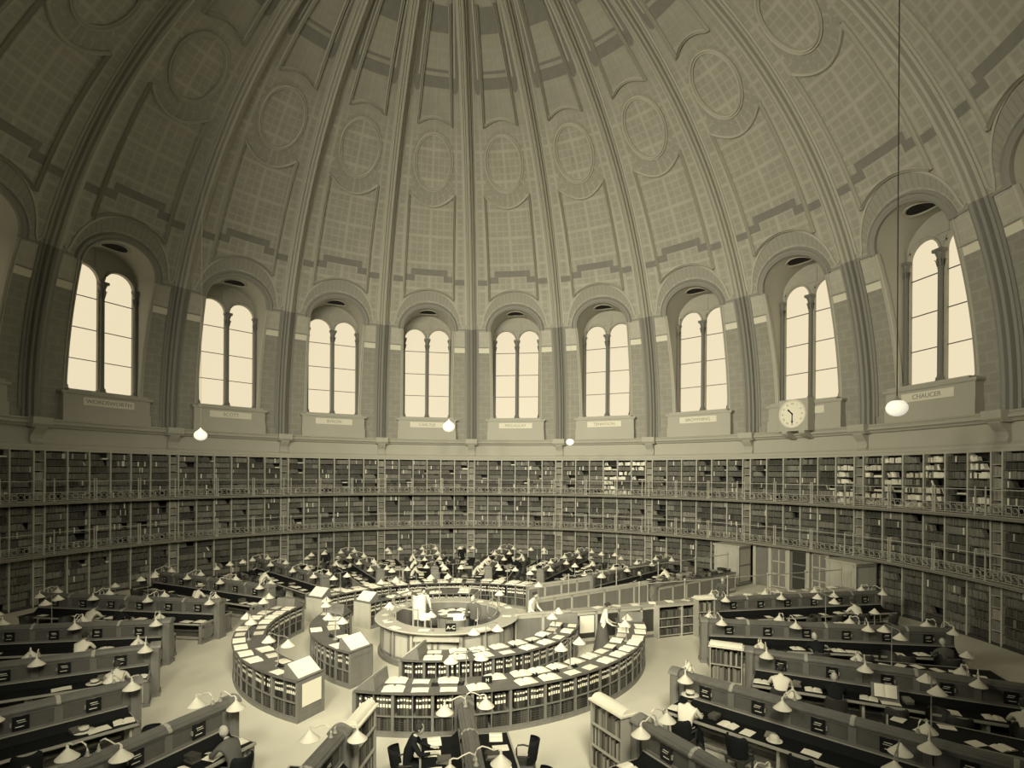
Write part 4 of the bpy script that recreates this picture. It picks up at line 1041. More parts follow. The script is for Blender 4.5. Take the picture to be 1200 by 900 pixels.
# posts and handrails of the corridor
def handrail(lab, pts, z0, h, lamps):
    g = empty('corridor_rail', (pts[0][0], pts[0][1], z0)); tag(g, lab, 'railing', 'handrails of the corridor')
    for i, (x, y) in enumerate(pts):
        mb = MB(); d = Vector((x-pts[0][0], y-pts[0][1], 0)); mb.tube([d, d+Vector((0,0,h))], .028, 6); mb.lathe([(.05,0),(.05,.03),(.03,.05)], 8, d); mb.lathe([(.045,h-.04),(.05,h),(.02,h+.05)], 8, d); mb.build('post', M['edge'], g)
    mb = MB(); mb.tube([(x-pts[0][0], y-pts[0][1], h-.06) for x, y in pts], .022, 6); mb.build('rail', M['edge'], g)
lin = lambda p, q, n: [(p[0]+(q[0]-p[0])*i/(n-1), p[1]+(q[1]-p[1])*i/(n-1)) for i in range(n)]
handrail('brass handrail on posts along the right hand corridor counter', lin((7.6,.75),(18.2,3.2),6), 1.3, .85, 0)
handrail('handrail on posts along the left hand corridor partition', lin((5.2,2.92),(15.5,8.6),5), 1.1, 1.0, 0)
for i, (x, y, lab) in enumerate(((3.75,2.15,'pole lamp at the inner end of the left corridor partition'), (6.9,3.85,'pole lamp midway along the left corridor partition'), (3.7,4.25,'pole lamp at the inner end of the table partition left of the corridor'), (6.2,6.05,'pole lamp at the outer end of the table partition left of the corridor'))):
    pole_lamp(x, y, 1.3 if i < 2 else 1.42, 0, False, lab, 'pole lamps of the corridor')
mb = MB(); p = Vector((5.2,.12)); d = Vector((.975,.224)); mt = Matrix.Translation((5.25,-.085,0)) @ Matrix.Rotation(atan2(3.15,13.68), 4, 'Z')
mb.box(-.3,.3,-.02,-.008,.45,1.1,0,mt); o = mb.build('notice_sheet', M['paper']); tag(o, 'white poster on the oak end of the corridor counter', 'notice')
# lamps of the catalogue counters
for i, (r, a, lab) in enumerate(((6.75,176,'nearest outer counter, left end'), (6.75,150,'nearest outer counter, middle'), (6.75,122,'nearest outer counter, right end'), (6.75,224,'left outer counter, near end'), (6.75,250,'left outer counter, middle'),
        (6.75,275,'left outer counter, far end'), (4.4,165,'inner front counter, left part'), (4.4,125,'inner front counter, right part'), (4.4,235,'inner left counter, near end'), (4.4,268,'inner left counter, far end'),
        (6.85,315,'back outer counter, left end'), (6.85,340,'back outer counter, left of centre'), (6.85,2,'back outer counter, middle'), (6.85,25,'back outer counter, right end'), (4.5,325,'inner back counter, left'), (4.5,355,'inner back counter, right'))):
    p = cpol(r, a, 1.1); pole_lamp(p.x, p.y, p.z, -R_(a)+.15, True, 'twin cone pole lamp on the '+lab, 'twin pole lamps of the counters')
for x, y, lab in ((-2.05,-.75,'left front'), (-.55,-2.15,'middle front'), (2.0,.9,'right back'), (-1.6,1.5,'left back')):
    pole_lamp(x, y, 1.25, 0, False, 'single cone pole lamp on the %s rim of the central desk' % lab, 'pole lamps of the central desk')
# ------------------------------------------------------------------ chairs
def chair_parts():
    P = []
    mb = MB(); mb.bevbox(-.23,.23,-.22,.24,.40,.46,.025); P.append(('seat', mb.mesh('seat', M['wood_dark'])))
    mb = MB()      # curved padded back
    prof = [(-.26+.04*0, 0)]
    rows_o = []; rows_i = []
    for z, k in ((.50,.94),(.62,.98),(.76,1.02),(.86,1.0),(.92,.90),(.94,.7)):
        o = []; 
        for i in range(9):
            a = R_(-78+156*i/8); o.append(Vector((.25*k*sin(a), -.02-.22*cos(a)-(z-.46)*.16, z)))
        rows_o.append(o); rows_i.append([p+Vector((0,.035,0)) for p in o])
    mb.strip([r[::-1] for r in rows_o], 0, False, True); mb.strip(rows_i, 0, False, True)
    mb.strip([rows_o[-1][::-1], rows_i[-1][::-1]], 0); mb.strip([rows_i[0][::-1], rows_o[0][::-1]], 0)
    P.append(('backrest', mb.mesh('backrest', M['coat'])))
    for x, y, dx, dy in ((-.19,.20,0,.02),(.19,.20,0,.02),(-.19,-.18,-.02,-.09),(.19,-.18,.02,-.09)):
        mb = MB(); mb.tube([(x,y,.42),(x,y,.30),(x+dx*.4,y+dy*.4,.14),(x+dx,y+dy,0)], [.028,.026,.021,.017], 6); P.append(('leg', mb.mesh('leg', M['wood_dark'])))
    for s in (-1, 1):
        mb = MB(); mb.tube([(s*.22,-.10,.66),(s*.26,.05,.67),(s*.25,.17,.66),(s*.22,.20,.60),(s*.21,.19,.44)], .018, 6); P.append(('arm', mb.mesh('arm', M['wood_dark'])))
    return P
CP = chair_parts()
mbf = MB()
for nm, me in CP:
    mbf.add([v.co.copy() for v in me.vertices], [tuple(p.vertices) for p in me.polygons])
CHAIR_FAR = mbf.mesh('desk_chair', M['wood_dark'])
CULL = []
def dist_cam(p): return (Vector(p)-CAM).length
def chair(p, rz, lab, grp):
    near = dist_cam(p) < 17
    if near:
        c = empty('desk_chair', p, rz)
        for nm, me in CP: link(nm, me, c)
    else:
        c = link('desk_chair', CHAIR_FAR); c.location = p; c.rotation_euler = (0,0,rz)
    tag(c, lab, 'chair', grp); CULL.append(c); return c
def seat_place(k, s, i, off=1.22):
    """floor point and facing of seat i on side s of table k"""
    az = slot_az(k); rad = pol(1, az); lat = Vector((cos(R_(az)), -sin(R_(az)), 0))
    return rad*(SEAT0+SEATD*i+slot_dr(k))+lat*s*off, -R_(az)+(pi/2 if s > 0 else -pi/2)
TAKEN = {}
for k in SLOTS:
    for s in (-1, 1):
        for i in range(NS):
            if i == 0 and s == -1 and k not in (-9, -7, 9): continue
            if i == 0 and s == 1 and k in (-10, -8): continue
            if rnd.random() < .86:
                out = rnd.choice((0,0,0,.1,.2)) if i > 1 else 0; p, rz = seat_place(k, s, i, 1.22+out)
                TAKEN[(k,s,i)] = chair(p, rz+rnd.uniform(-.25,.25), 'dark chair, %s, %s from inner end, %s' % (side_word(k, s), ORD[i+1], table_where(k)), 'dark armchairs of the long tables')
for j in SHORT:
    for i, (x, y, rz) in enumerate(((-.85,14.5,-pi/2),(.85,14.5,pi/2),(-.85,16,-pi/2),(.85,16,pi/2))):
        q = Matrix.Rotation(-R_(PH+18*j), 4, 'Z') @ Vector((x,y,0))
        chair(q, -R_(PH+18*j)+rz+rnd.uniform(-.2,.2), 'dark chair, %s corner of the short desk %s' % (('inner left','inner right','outer left','outer right')[i], short_where(j).replace(' tables', '')), 'dark chairs of the short desks')

# ------------------------------------------------------------------ people
def head_verts(mb, c, tilt=0.0, mi=0):
    """head with nose, chin, ears, eyes and mouth; faces +y"""
    n, m = 14, 10; rows = []; mt = Matrix.Translation(c) @ Matrix.Rotation(tilt, 4, 'X')
    for j in range(m+1):
        t = pi*j/m; z = -.118*cos(t); rr = sin(t); row = []
        for i in range(n):
            a = 2*pi*i/n; x = .074*rr*cos(a); y = .094*rr*sin(a)
            if z < -.03: x *= 1-.28*(-.03-z)/.09; y = y*(1-.15*(-.03-z)/.09)+.012*(-.03-z)/.09
            if i in (3,4) and j in (4,5): y += .012
            if i in (3,4) and j == 4: y += .012
            row.append(mt @ Vector((x,y,z)))
        rows.append(row)
    mb.strip(rows, mi, True, True)
    for s in (-1, 1):
        mb.lathe([(.0,-.03),(.016,-.015),(.018,.01),(.0,.03)], 6, (0,0,0), mi, True, mt @ Matrix.Translation((s*.076,-.005,-.005)) @ Matrix.Scale(.5, 4, (1,0,0)))
        mb.box(-.012,.012,0,.006,-.006,.006,3, mt @ Matrix.Translation((s*.03,.083,.012)))
    mb.box(-.022,.022,0,.006,-.004,.004,3, mt @ Matrix.Translation((0,.082,-.062)))
def skin_body(V, E, rad):
    me = bpy.data.meshes.new('sk'); me.from_pydata(V, E, []); ob = bpy.data.objects.new('sk', me); COL.objects.link(ob)
    ob.modifiers.new('Skin', 'SKIN'); 
    for i, r in enumerate(rad): me.skin_vertices[0].data[i].radius = (r, r); 
    me.skin_vertices[0].data[0].use_root = True
    ss = ob.modifiers.new('Sub', 'SUBSURF'); ss.levels = 1; ss.render_levels = 1
    bpy.context.view_layer.update()
    ev = ob.evaluated_get(bpy.context.evaluated_depsgraph_get()); r = bpy.data.meshes.new_from_object(ev)
    out = ([v.co.copy() for v in r.vertices], [tuple(p.vertices) for p in r.polygons])
    bpy.data.objects.remove(ob); bpy.data.meshes.remove(r); return out
def figure(pose, lean=0.0, reach=.5):
    """one continuous body: returns mesh builder with slots 0 coat, 1 trousers, 2 skin, 3 dark features, and the head centre"""
    V = []; E = []; Rr = []
    def a(p, r, par=None):
        V.append(Vector(p)); Rr.append(r)
        if par is not None: E.append((par, len(V)-1))
        return len(V)-1
    L = lean
    if pose == 'seated':
        pel = a((0,.02,.62), .135); sp1 = a((0,.03+L*.2,.78), .13, pel); ch = a((0,.07+L*.8,.98), .155, sp1); nb = a((0,.09+L,1.12), .07, ch); nk = a((0,.11+L*1.1,1.19), .052, nb); hd = Vector((0,.15+L*1.25,1.31-L*.2))
        sh = (.19,.08+L*.95,1.07); el = (.27,.20+L,.87); wr = (.15,.44+L*.6,.84); pa = (.12,.52+L*.6,.83); hip = (.10,.06,.57); kn = (.12,.42,.56); an = (.12,.40,.10); to = (.13,.56,.045)
    else:
        pel = a((0,0,.95), .14); sp1 = a((0,.01+L*.2,1.15), .13, pel); ch = a((0,.0+L*.6,1.36), .155, sp1); nb = a((0,.01+L,1.49), .07, ch); nk = a((0,.02+L*1.1,1.56), .052, nb); hd = Vector((0,.05+L*1.3,1.68-L*.2))
        sh = (.20,.0+L*.9,1.43); el = (.27,.02+L,1.14); wr = (.24,.22+L,1.0); pa = (.22,.30+L,.98); hip = (.10,0,.92); kn = (.11,.03,.50); an = (.11,-.02,.09); to = (.13,.13,.045)
    for s in (-1, 1):
        f = lambda p: (s*p[0], p[1], p[2])
        i = a(f(sh), .068, ch); i = a(f(el), .05, i); i = a(f(wr), .034, i); i2 = a(f(pa), .028, i)
        px, py, pz = f(pa)
        for q, (dx, l) in enumerate(((-.03,.075),(-.01,.085),(.01,.08),(.03,.06))):
            j = a((px+dx, py+.05, pz), .010, i2); j = a((px+dx, py+.05+l*.5, pz-.008), .009, j); a((px+dx, py+.05+l*.85, pz-.022), .008, j)
        j = a((px-s*.045, py+.02, pz), .011, i2); a((px-s*.06, py+.055, pz-.008), .009, j)
        i = a(f(hip), .10, pel); i = a(f(kn), .068, i); i = a(f(an), .045, i); a(f(to), .04, i)
    vs, fs = skin_body(V, E, Rr)
    mb = MB(); groups = {0: [], 1: [], 2: []}
    for f in fs:
        c = sum((vs[i] for i in f), Vector())/len(f)
        hand = any((c-Vector((s*pa[0], pa[1]+.03, pa[2]))).length < .105 for s in (-1, 1))
        g = 2 if hand or (c-V[nk]).length < .06 else (1 if (c.z < (.62 if pose == 'seated' else .90) and not (abs(c.x) > .19 and c.z > .8)) else 0)
        if pose == 'seated' and c.z >= .5 and c.y < .14 and abs(c.x) < .2 and c.z > .56: g = 0
        if pose != 'seated' and abs(c.x) > .19 and c.z > .9: g = 2 if hand else 0
        groups[g].append(f)
    for g, ff in groups.items(): mb.add(vs if g == 0 else [], [], 0)
    o = 0
    for g, ff in groups.items():
        for f in ff: mb.f.append(list(f)); mb.m.append(g); mb.sm.append(True)
    head_verts(mb, hd, R_(-12)-lean*.9 if pose == 'seated' else -.1, 2)
    return mb, hd
def hair_mb(hd, kind, tilt=0):
    mb = MB(); n, m = 14, 9; rows = []
    for j in range(m):
        t = pi*(.0+.60*j/(m-1)); row = []
        for i in range(n):
            a_ = 2*pi*i/n; front = max(0, sin(a_)); tt = min(t, pi*(.60-.26*front)); 
            if kind == 'bald': tt = pi*(.40+.02) + (pi*(.66-.3*front)-pi*.42)*j/(m-1) if True else tt
            row.append(hd+Vector((.083*sin(tt)*cos(a_), .102*sin(tt)*sin(a_)-.004, .126*cos(tt))))
        rows.append(row)
    mb.strip([r[::-1] for r in rows], 0, True, True)
    if kind == 'bun': mb.lathe([(.0,-.05),(.045,-.03),(.05,0),(.04,.035),(.0,.05)], 8, (hd.x, hd.y-.10, hd.z+.05))
    return mb
def hat_mb(c, kind):
    mb = MB()
    if kind == 'boater': mb.lathe([(.09,.0),(.20,.0),(.20,.012),(.098,.014)], 20, c); mb.lathe([(.098,.014),(.099,.05)], 20, c, 1); mb.lathe([(.099,.05),(.097,.10),(.0,.105)], 20, c)
    elif kind == 'bowler': mb.lathe([(.09,.0),(.16,.012),(.165,.024),(.15,.016),(.10,.012),(.103,.05)], 20, c); mb.lathe([(.103,.05),(.10,.10),(.07,.14),(.0,.15)], 20, c)
    else: mb.lathe([(.09,0),(.19,-.01),(.20,.005),(.10,.014),(.105,.05),(.10,.10),(.06,.135),(0,.125)], 20, c)
    return mb
BODY = {}
def person(kind, p, rz, lab, grp=None):
    """kind: pose, top, hair or hat"""
    pose, lean, top, trouser, hairk, hatk, skirt = kind
    key = kind
    if key not in BODY:
        mb, hd = figure(pose, lean)
        d = {'body': mb.mesh('person', [M[top], M[trouser], M['skin'], M['hair']])}
        if hairk: d['hair'] = hair_mb(hd, hairk).mesh('hair', M['hair_grey' if hairk in ('bald','grey') else 'hair'])
        if hatk: d['hat'] = hat_mb(hd+Vector((0,-.005,.055)), hatk).mesh('hat', [M['straw' if hatk == 'boater' else 'felt'], M['felt']])
        if skirt:
            s_ = MB()
            if pose == 'seated':
                rows = []
                for y, w, z0, z1 in ((-.14,.16,.50,.66),(.05,.20,.48,.69),(.25,.22,.40,.66),(.45,.24,.20,.62),(.52,.26,.03,.52),(.56,.27,.02,.25)):
                    rows.append([Vector((-w,y,z0)),Vector((-w*.9,y,z1-.06)),Vector((-w*.4,y,z1)),Vector((w*.4,y,z1)),Vector((w*.9,y,z1-.06)),Vector((w,y,z0))])
                s_.strip([r[::-1] for r in rows], 0, False, True)
            else: s_.lathe([(.34,.02),(.27,.35),(.20,.75),(.155,.98),(.15,1.05)], 16)
            d['skirt'] = s_.mesh('skirt', M['coat'] if pose == 'seated' else M['coat_grey'])
        BODY[key] = d
    d = BODY[key]; o = link('person', d['body']); o.location = p; o.rotation_euler = (0,0,rz); tag(o, lab, 'person', grp)
    for nm in ('hair','hat','skirt'):
        if nm in d: link(nm, d[nm], o)
    CULL.append(o); return o
SEAT_D = ('seated', .12, 'coat', 'coat', 'short', None, False); SEAT_D2 = ('seated', .26, 'coat', 'coat', 'bald', None, False); SEAT_G = ('seated', .2, 'coat_grey', 'coat', 'grey', None, False)
SEAT_W = ('seated', .14, 'blouse', 'coat', 'bun', 'boater', True); SEAT_W2 = ('seated', .24, 'blouse', 'coat', 'bun', None, True); SEAT_H = ('seated', .18, 'coat', 'coat', 'short', 'bowler', False)
SEAT_LG = ('seated', .22, 'straw', 'coat', 'short', None, False)
STAND_D = ('standing', .04, 'coat', 'coat', 'short', None, False); STAND_G = ('standing', .10, 'coat_grey', 'coat', 'grey', None, False); STAND_W = ('standing', .12, 'blouse', 'coat', 'bun', None, True)
def sit(k, s, i, kind, what, turn=0):
    p, rz = seat_place(k, s, i, 1.27)
    c = TAKEN.get((k,s,i))
    if c: c.location, c.rotation_euler = seat_place(k, s, i, 1.29)[0], (0,0,rz)
    else: TAKEN[(k,s,i)] = chair(seat_place(k, s, i, 1.29)[0], rz, 'dark chair, %s, %s from inner end, %s' % (side_word(k, s), ORD[i+1], table_where(k)), 'dark armchairs of the long tables')
    person(kind, p, rz+turn, '%s, %s seat, %s' % (what, ORD[i+1], table_where(k)))
    OPEN.append((k,s,i))
OPEN = []
sit(7, 1, 0, SEAT_W, 'person in straw hat and white blouse reading')
sit(6, 1, 1, SEAT_D2, 'balding person in dark coat seen from behind')
sit(6, 1, 0, SEAT_W2, 'person in white blouse bending over papers')
sit(6, 1, 4, SEAT_LG, 'person in pale jacket leaning on the desk')
sit(5, 1, 2, SEAT_D2, 'person in dark coat stooping over the desk')
sit(5, 1, 5, SEAT_G, 'person in grey coat reading')
sit(4, 1, 4, SEAT_W2, 'person in white turned to the desk')
sit(9, 1, 0, SEAT_D, 'person in dark coat writing among papers')
sit(-9, -1, 0, SEAT_G, 'grey haired person with arms on papers')
sit(-9, 1, 2, SEAT_LG, 'person in pale jacket with bowed head')
sit(-7, -1, 0, SEAT_LG, 'person in pale jacket at the table end')
sit(-6, -1, 1, SEAT_W2, 'person in white blouse leaning over papers')
sit(-5, -1, 3, SEAT_LG, 'person in light jacket reading'); sit(-5, -1, 2, SEAT_D, 'person in dark coat reading')
sit(-4, -1, 2, SEAT_W, 'person in straw hat and pale blouse')
sit(-3, -1, 3, SEAT_W2, 'person in white blouse among papers'); sit(-3, -1, 4, SEAT_D, 'person in dark coat')
sit(-2, -1, 4, SEAT_W, 'person in straw hat'); sit(-2, -1, 2, SEAT_D2, 'person in dark coat bending'); sit(-2, 1, 3, SEAT_W2, 'person in white blouse')
for k, s, i, kd, w in ((-1,-1,5,SEAT_W,'person in straw hat'),(-1,-1,3,SEAT_W2,'person in white blouse'),(-1,-1,1,SEAT_LG,'person in pale jacket'),(-1,1,4,SEAT_H,'person in dark coat and hat'),(-1,1,2,SEAT_D,'person in dark coat'),
        (0,-1,3,SEAT_W2,'person in white blouse'),(0,-1,1,SEAT_LG,'person in pale jacket'),(0,-1,5,SEAT_D,'person in dark coat'),(0,1,3,SEAT_D2,'balding person in dark coat'),(0,1,5,SEAT_W,'person in straw hat'),
        (1,-1,2,SEAT_LG,'person in pale jacket'),(1,1,4,SEAT_W,'person in straw hat and pale blouse'),(1,1,1,SEAT_D,'person in dark coat'),(2,1,2,SEAT_D2,'person in dark coat'),(2,1,4,SEAT_W2,'person in white blouse')):
    sit(k, s, i, kd, w+(', left side' if s < 0 else ', right side'))
person(STAND_D, (-7.5,14.6,0), R_(170), 'person in dark coat standing behind the far left tables')
person(STAND_D, (.9,15.9,0), R_(190), 'person in dark coat standing at the far short desk')
person(STAND_W, (-1.0,1.0,.3), R_(200), 'person in white standing inside the central round desk')
person(STAND_G, (.95,-.55,.3), R_(160), 'person in grey coat standing behind the lettered desk sign')
person(STAND_W, (3.3,1.25,0), R_(230), 'person in white standing in the corridor by the partition')
person(STAND_G, (4.0,-5.15,0) if False else (12.6,3.6,0), R_(150), 'person in grey coat standing behind the corridor counter')
person(STAND_W, tuple(cpol(5.75, 101)), R_(-101), 'person in white leaning over the right end of the nearest curved counter')

# ------------------------------------------------------------------ papers, books and hats
def sheet_mesh(w, d):
    mb = MB(); rows = [[Vector((-w/2+w*i/4, y, .003+.006*sin(pi*i/4))) for i in range(5)] for y in (-d/2, d/2)]; mb.strip(rows[::-1]); mb.strip([[p-Vector((0,0,.003)) for p in r] for r in rows]); 
    return mb.mesh('paper_sheet', M['paper'])
SHEETS = [sheet_mesh(.34,.26), sheet_mesh(.25,.33), sheet_mesh(.42,.30)]
def open_book_mesh(w, d, t):
    mb = MB(); mb.box(-w/2-.01,w/2+.01,-d/2-.01,d/2+.01,0,.008,1)
    for s in (-1, 1):
        top = [(0,.012)]+[(s*w/2*i/6, .012+t*sin(pi*min(1, .25+.75*i/6))**.7*(1-.35*i/6)+.004) for i in range(1,7)]
        rows = [[Vector((x,y,z)) for x, z in top] for y in (-d/2, d/2)]; mb.strip(rows if s < 0 else rows[::-1], 0, False, True)
        for y in (-d/2, d/2):
            mb.add([Vector((x,y,z)) for x, z in top]+[Vector((s*w/2,y,.008)), Vector((0,y,.008))], [tuple(range(9))], 0)
        mb.add([Vector((s*w/2,-d/2,.008)),Vector((s*w/2,d/2,.008)),Vector((s*w/2,d/2,top[-1][1])),Vector((s*w/2,-d/2,top[-1][1]))], [(0,1,2,3)], 0)
    return mb.mesh('open_book', [M['paper'], M['volume']])
OB = [open_book_mesh(.40,.28,.03), open_book_mesh(.54,.37,.045)]
flat = MB(); flat.bevbox(-.5,.5,-.5,.5,0,1,.03); FLAT = flat.mesh('closed_book', M['book_one'])
def put_item(me, nm, p, rz, lab, cat, grp=None, sc=None):
    o = link(nm, me); o.location = p; o.rotation_euler = (0,0,rz); 
    if sc: o.scale = sc
    tag(o, lab, cat, grp); CULL.append(o); return o
def on_desk(k, s, i, lat, dy, z=.768):
    az = slot_az(k); rad = pol(1, az); l = Vector((cos(R_(az)), -sin(R_(az)), 0)); q = rad*(SEAT0+SEATD*i+dy+slot_dr(k))+l*s*lat; return Vector((q.x, q.y, z)), -R_(az)+(pi/2 if s > 0 else -pi/2)
busy = {(7,1,1),(6,1,2),(9,1,0),(9,-1,0),(9,1,1),(9,-1,1),(8,1,0),(8,1,1),(5,1,3),(6,1,5),(-9,-1,1),(-8,-1,0),(-6,-1,0),(-5,-1,0),(-4,-1,0),(-3,-1,1),(8,-1,0)} | set(OPEN)
for k in SLOTS:
    for s in (-1, 1):
        for i in range(NS):
            wh = '%s, %s seat, %s' % (side_word(k, s), ORD[i+1], table_where(k)); b_ = (k,s,i) in busy or (-3 < k < 2 and rnd.random() < .5)
            if rnd.random() < .62 or b_:
                p, rz = on_desk(k, s, i, .70, rnd.uniform(-.05,.05)); put_item(rnd.choice(SHEETS), 'paper_sheet', p, rz+rnd.uniform(-.2,.2), 'white sheet, '+wh, 'paper', 'white sheets on the long tables')
            if b_:
                p, rz = on_desk(k, s, i, .66, -.47); put_item(OB[0], 'open_book', p, rz+rnd.uniform(-.15,.15), 'open book with white pages, '+wh, 'book', 'open books on the long tables')
                n = rnd.randint(0, 3); p, rz = on_desk(k, s, i, .48, .38); z = .768
                for q in range(n):
                    h = rnd.uniform(.03,.06); put_item(FLAT, 'closed_book', Vector((p.x,p.y,z+.001)), rz+rnd.uniform(-.3,.3), '%s book up in a pile, %s' % (ORD[q+1], wh), 'book', 'closed books on the long tables', (.19,.27,h)); z += h+.002
def hat_on(k, s, i, lat, dy, kind, lab):
    p, rz = on_desk(k, s, i, lat, dy); me = hat_mb((0,0,.012 if kind != 'boater' else 0.001), kind).mesh('hat', [M['straw'], M['felt']])
    put_item(me, 'hat', p, rz, lab, 'hat')
hat_on(7, 1, 1, .72, .55, 'bowler', 'pale round hat resting on the second table from the nearest bookcase end')
hat_on(-8, -1, 0, .55, .25, 'boater', 'straw boater with dark band lying on a left hand table')
hat_on(-7, -1, 0, .60, .52, 'boater', 'straw hat lying beside the person at the left table end')
hat_on(5, 1, 2, .45, .45, 'boater', 'straw hat lying behind the stooping person')
# propped open book by the balding person
bs = empty('book_rest', *on_desk(6, 1, 2, .55, -.1)[:1]); bs.rotation_euler = (0,0,on_desk(6,1,2,.5,0)[1]); tag(bs, 'sloping book rest holding a large open volume near the balding person', 'book rest')
mb = MB(); mb.box(-.30,.30,-.02,.02,0,.40,0,Matrix.Rotation(R_(-22), 4, 'X')); mb.box(-.3,.3,-.08,.12,0,.02); mb.build('rest', M['wood'], bs)
o = link('open_book', OB[1]); o.location = on_desk(6,1,2,.55,-.1)[0]+Vector((0,0,.235)); o.rotation_euler = (R_(68),0,on_desk(6,1,2,.5,0)[1]); tag(o, 'large open volume propped upright on the book rest', 'book'); o.scale = (.9,.85,.8)
# counters: open catalogues, slips and inkstands
ink = MB(); ink.bevbox(-.10,.10,-.06,.06,0,.03,.01); ink.lathe([(.03,.03),(.035,.07),(.02,.08)], 8, (-.05,0,0)); ink.lathe([(.03,.03),(.035,.07),(.02,.08)], 8, (.05,0,0)); ink.tube([(.0,.03,.03),(.02,.05,.16)], .006, 4); INK = ink.mesh('inkstand', M['plate_black'])
def dress(lab, r0, r1, a0, a1, H, n, p_open):
    for i in range(n):
        a = a0+(a1-a0)*(i+.5)/n
        for row, rr in enumerate((r0+.17, r1-.17)):
            q = cpol(rr, a+rnd.uniform(-.5,.5), H+.003); rz = -R_(a)+(0 if row == 0 else pi)+rnd.uniform(-.12,.12); u = rnd.random(); wh = '%s edge of the %s, %s from its clockwise start' % (('inner','outer')[row], lab, ORD[min(15, i+1)])
            if u < p_open: put_item(OB[1], 'open_catalogue', q, rz, 'open catalogue, '+wh, 'book', 'open catalogues on the counters')
            elif u < p_open+.25: put_item(SHEETS[2], 'paper_sheet', q, rz, 'loose slip, '+wh, 'paper', 'slips on the counters')
            if rnd.random() < .16: put_item(INK, 'inkstand', cpol((r0+r1)/2, a+(a1-a0)/n*.5, H+.003), -R_(a), 'black inkstand, '+wh, 'inkstand', 'inkstands on the counters')
dress('nearest outer counter', 6.3, 7.2, 104, 142, 1.1, 7, .9); dress('nearest outer counter, left half', 6.3, 7.2, 143, 194, 1.1, 9, .55)
dress('left outer counter', 6.3, 7.2, 217, 289, 1.1, 12, .5); dress('inner front counter', 3.95, 4.85, 106, 190, 1.1, 9, .6)
dress('inner left counter', 3.95, 4.85, 222, 284, 1.1, 7, .5); dress('back outer counter', 6.4, 7.3, 308, 396, 1.1, 15, .7); dress('inner back counter', 4.05, 4.95, 313, 374, 1.1, 7, .4)
for i in range(16):
    a = rnd.uniform(0, 360); q = pol(rnd.uniform(2.2,2.5), a, 1.252)+Vector((0,.1,0)); put_item(rnd.choice(SHEETS), 'paper_sheet', q, -R_(a)+rnd.uniform(-.4,.4), 'white slip lying on the rim of the central desk', 'paper', 'slips on the central desk')
for i in range(7):
    a = 2*pi*i/7; put_item(OB[0] if i % 2 else SHEETS[0], 'open_book' if i % 2 else 'paper_sheet', Vector((.25+.45*cos(a), .35+.45*sin(a), 1.222)), a, 'open book or white sheet on the small desk inside the central round desk', 'paper', 'papers on the inner desk')
u0, v0 = Vector((9.9,5.3,0)), Vector((15.6,8.6,0))
for i in range(18):
    f = (i+.5)/18; q = u0.lerp(v0, f)+Vector((rnd.uniform(-.15,.15), rnd.uniform(-.15,.15), 1.102)); z = q.z
    for j in range(rnd.randint(1,4)):
        h = rnd.uniform(.04,.10); put_item(FLAT, 'closed_book', Vector((q.x,q.y,z)), rnd.uniform(-.4,.4)+.5, '%s book from the bottom of heap %d on the left corridor counter' % (ORD[j+1], i+1) if False else 'book in a heap on the left hand corridor counter', 'book', 'heaped books in the corridor', (.24,.32,h)); z += h+.002
u0, v0 = Vector((5.4,.22,0)), Vector((18.0,3.1,0))
for i in range(16):
    q = u0.lerp(v0, (i+.5)/16)+Vector((0,rnd.uniform(-.05,.05),1.302)); put_item(rnd.choice([SHEETS[0], OB[0], SHEETS[2]]), 'paper_sheet', q, rnd.uniform(0,3), 'paper lying on the right hand corridor counter', 'paper', 'papers on the corridor counter')
for j in SHORT:
    for i in range(7):
        x, y = rnd.uniform(-.34,.34), 13.7+.45*i; q = Matrix.Rotation(-R_(PH+18*j), 4, 'Z') @ Vector((x,y,.768)); put_item(rnd.choice([SHEETS[0],SHEETS[1],OB[0]]), 'paper_sheet', q, rnd.uniform(0,6), 'white paper on the short desk %s' % short_where(j), 'paper', 'papers of the short desk %s' % short_where(j))

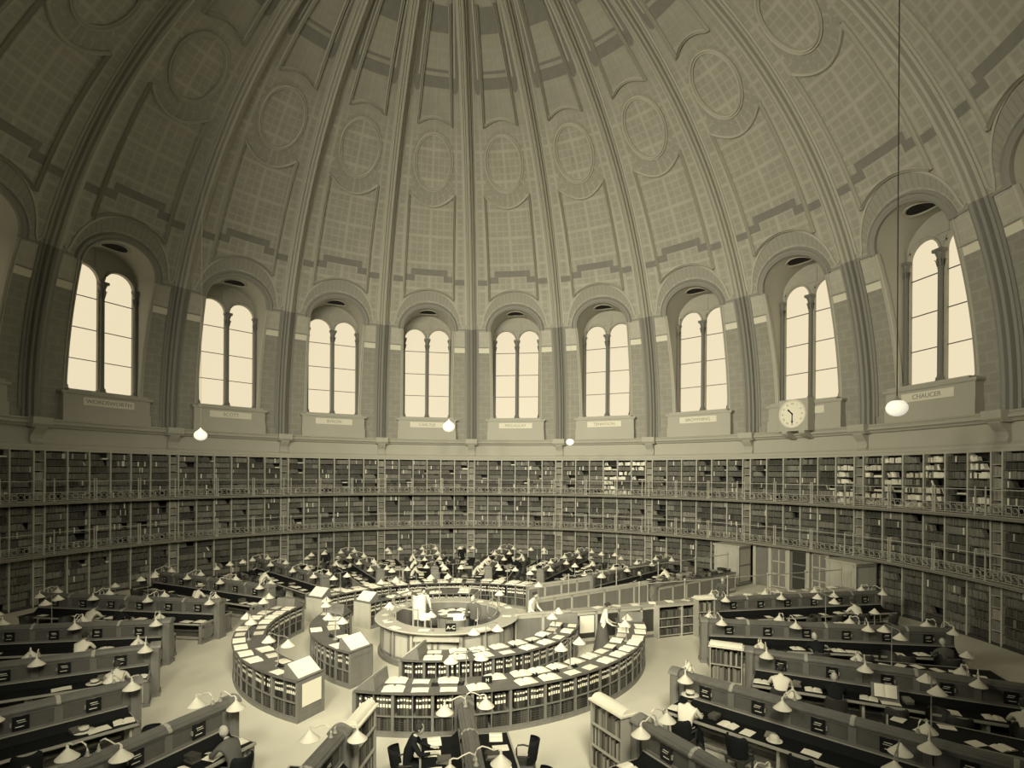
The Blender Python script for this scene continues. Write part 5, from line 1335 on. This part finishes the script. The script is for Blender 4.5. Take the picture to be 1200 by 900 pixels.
# ------------------------------------------------------------------ leave out small repeats the view shows nothing of
def family(o): return [o]+[c for k_ in o.children for c in family(k_)]
for o in list(COL.objects):
    if o.parent is None and o.name.split('.')[0] in ('desk_lamp','pole_lamp','catalogue_volume','book'): CULL.append(o)
bpy.context.view_layer.update(); DG = bpy.context.evaluated_depsgraph_get()
def in_frame(p):
    d = p-CAM; z = d.dot(fw)
    if z < .05: return False
    x = 600+646.57*d.dot(r2)/z; y = 554.43-646.57*d.dot(u2)/z
    return -6 < x < 1206 and -6 < y < 906
dead = []
for o in CULL:
    fam = family(o); names = {f.name for f in fam}; seen = False
    for f in fam:
        if f.type != 'MESH': continue
        vs = f.data.vertices; st = max(1, len(vs)//(24 if len(fam) < 3 else 14))
        for v in list(vs)[::st]:
            p = f.matrix_world @ v.co
            if not in_frame(p): continue
            d = (p-CAM); ok, loc, nr, ix, ob, mx = SC.ray_cast(DG, CAM, d.normalized(), distance=d.length-.004)
            if not ok or ob.name in names or (loc-p).length < .012: seen = True; break
        if seen: break
    if not seen: dead.append(o)
for o in dead:
    for f in reversed(family(o)): bpy.data.objects.remove(f)
print('left out', len(dead))
# narrow area lamps added at the rear windows, aimed to brighten centre and right
for b, az1, zt, e, spr in ((-8, 50, 13.0, 1700, 95), (-9, 30, 12.5, 1550, 85), (10, 12, 2.0, 1050, 76), (9, -3, -7.0, 1450, 80)):
    L = bpy.data.lights.new('window_daylight', 'AREA'); L.shape = 'RECTANGLE'; L.size = 3.2; L.size_y = 6.0; L.energy = e; L.color = (1, .925, .70); L.spread = R_(spr)
    o = link('window_daylight', L); az = PH+18*b+9; o.location = pol(21.0, az, 13.6)
    d = (pol(20, az1, zt)-o.location).normalized(); o.rotation_euler = d.to_track_quat('-Z', 'Y').to_euler()
# ------------------------------------------------------------------ render look
W = bpy.data.worlds.new('world'); SC.world = W; W.use_nodes = True
W.node_tree.nodes['Background'].inputs[0].default_value = (1, .93, .74, 1); W.node_tree.nodes['Background'].inputs[1].default_value = .8
SC.view_settings.view_transform = 'Standard'; SC.view_settings.look = 'None'; SC.view_settings.gamma = 1; SC.view_settings.use_curve_mapping = False
SC.view_settings.exposure = -0.06
SC.cycles.max_bounces = 8; SC.cycles.diffuse_bounces = 6
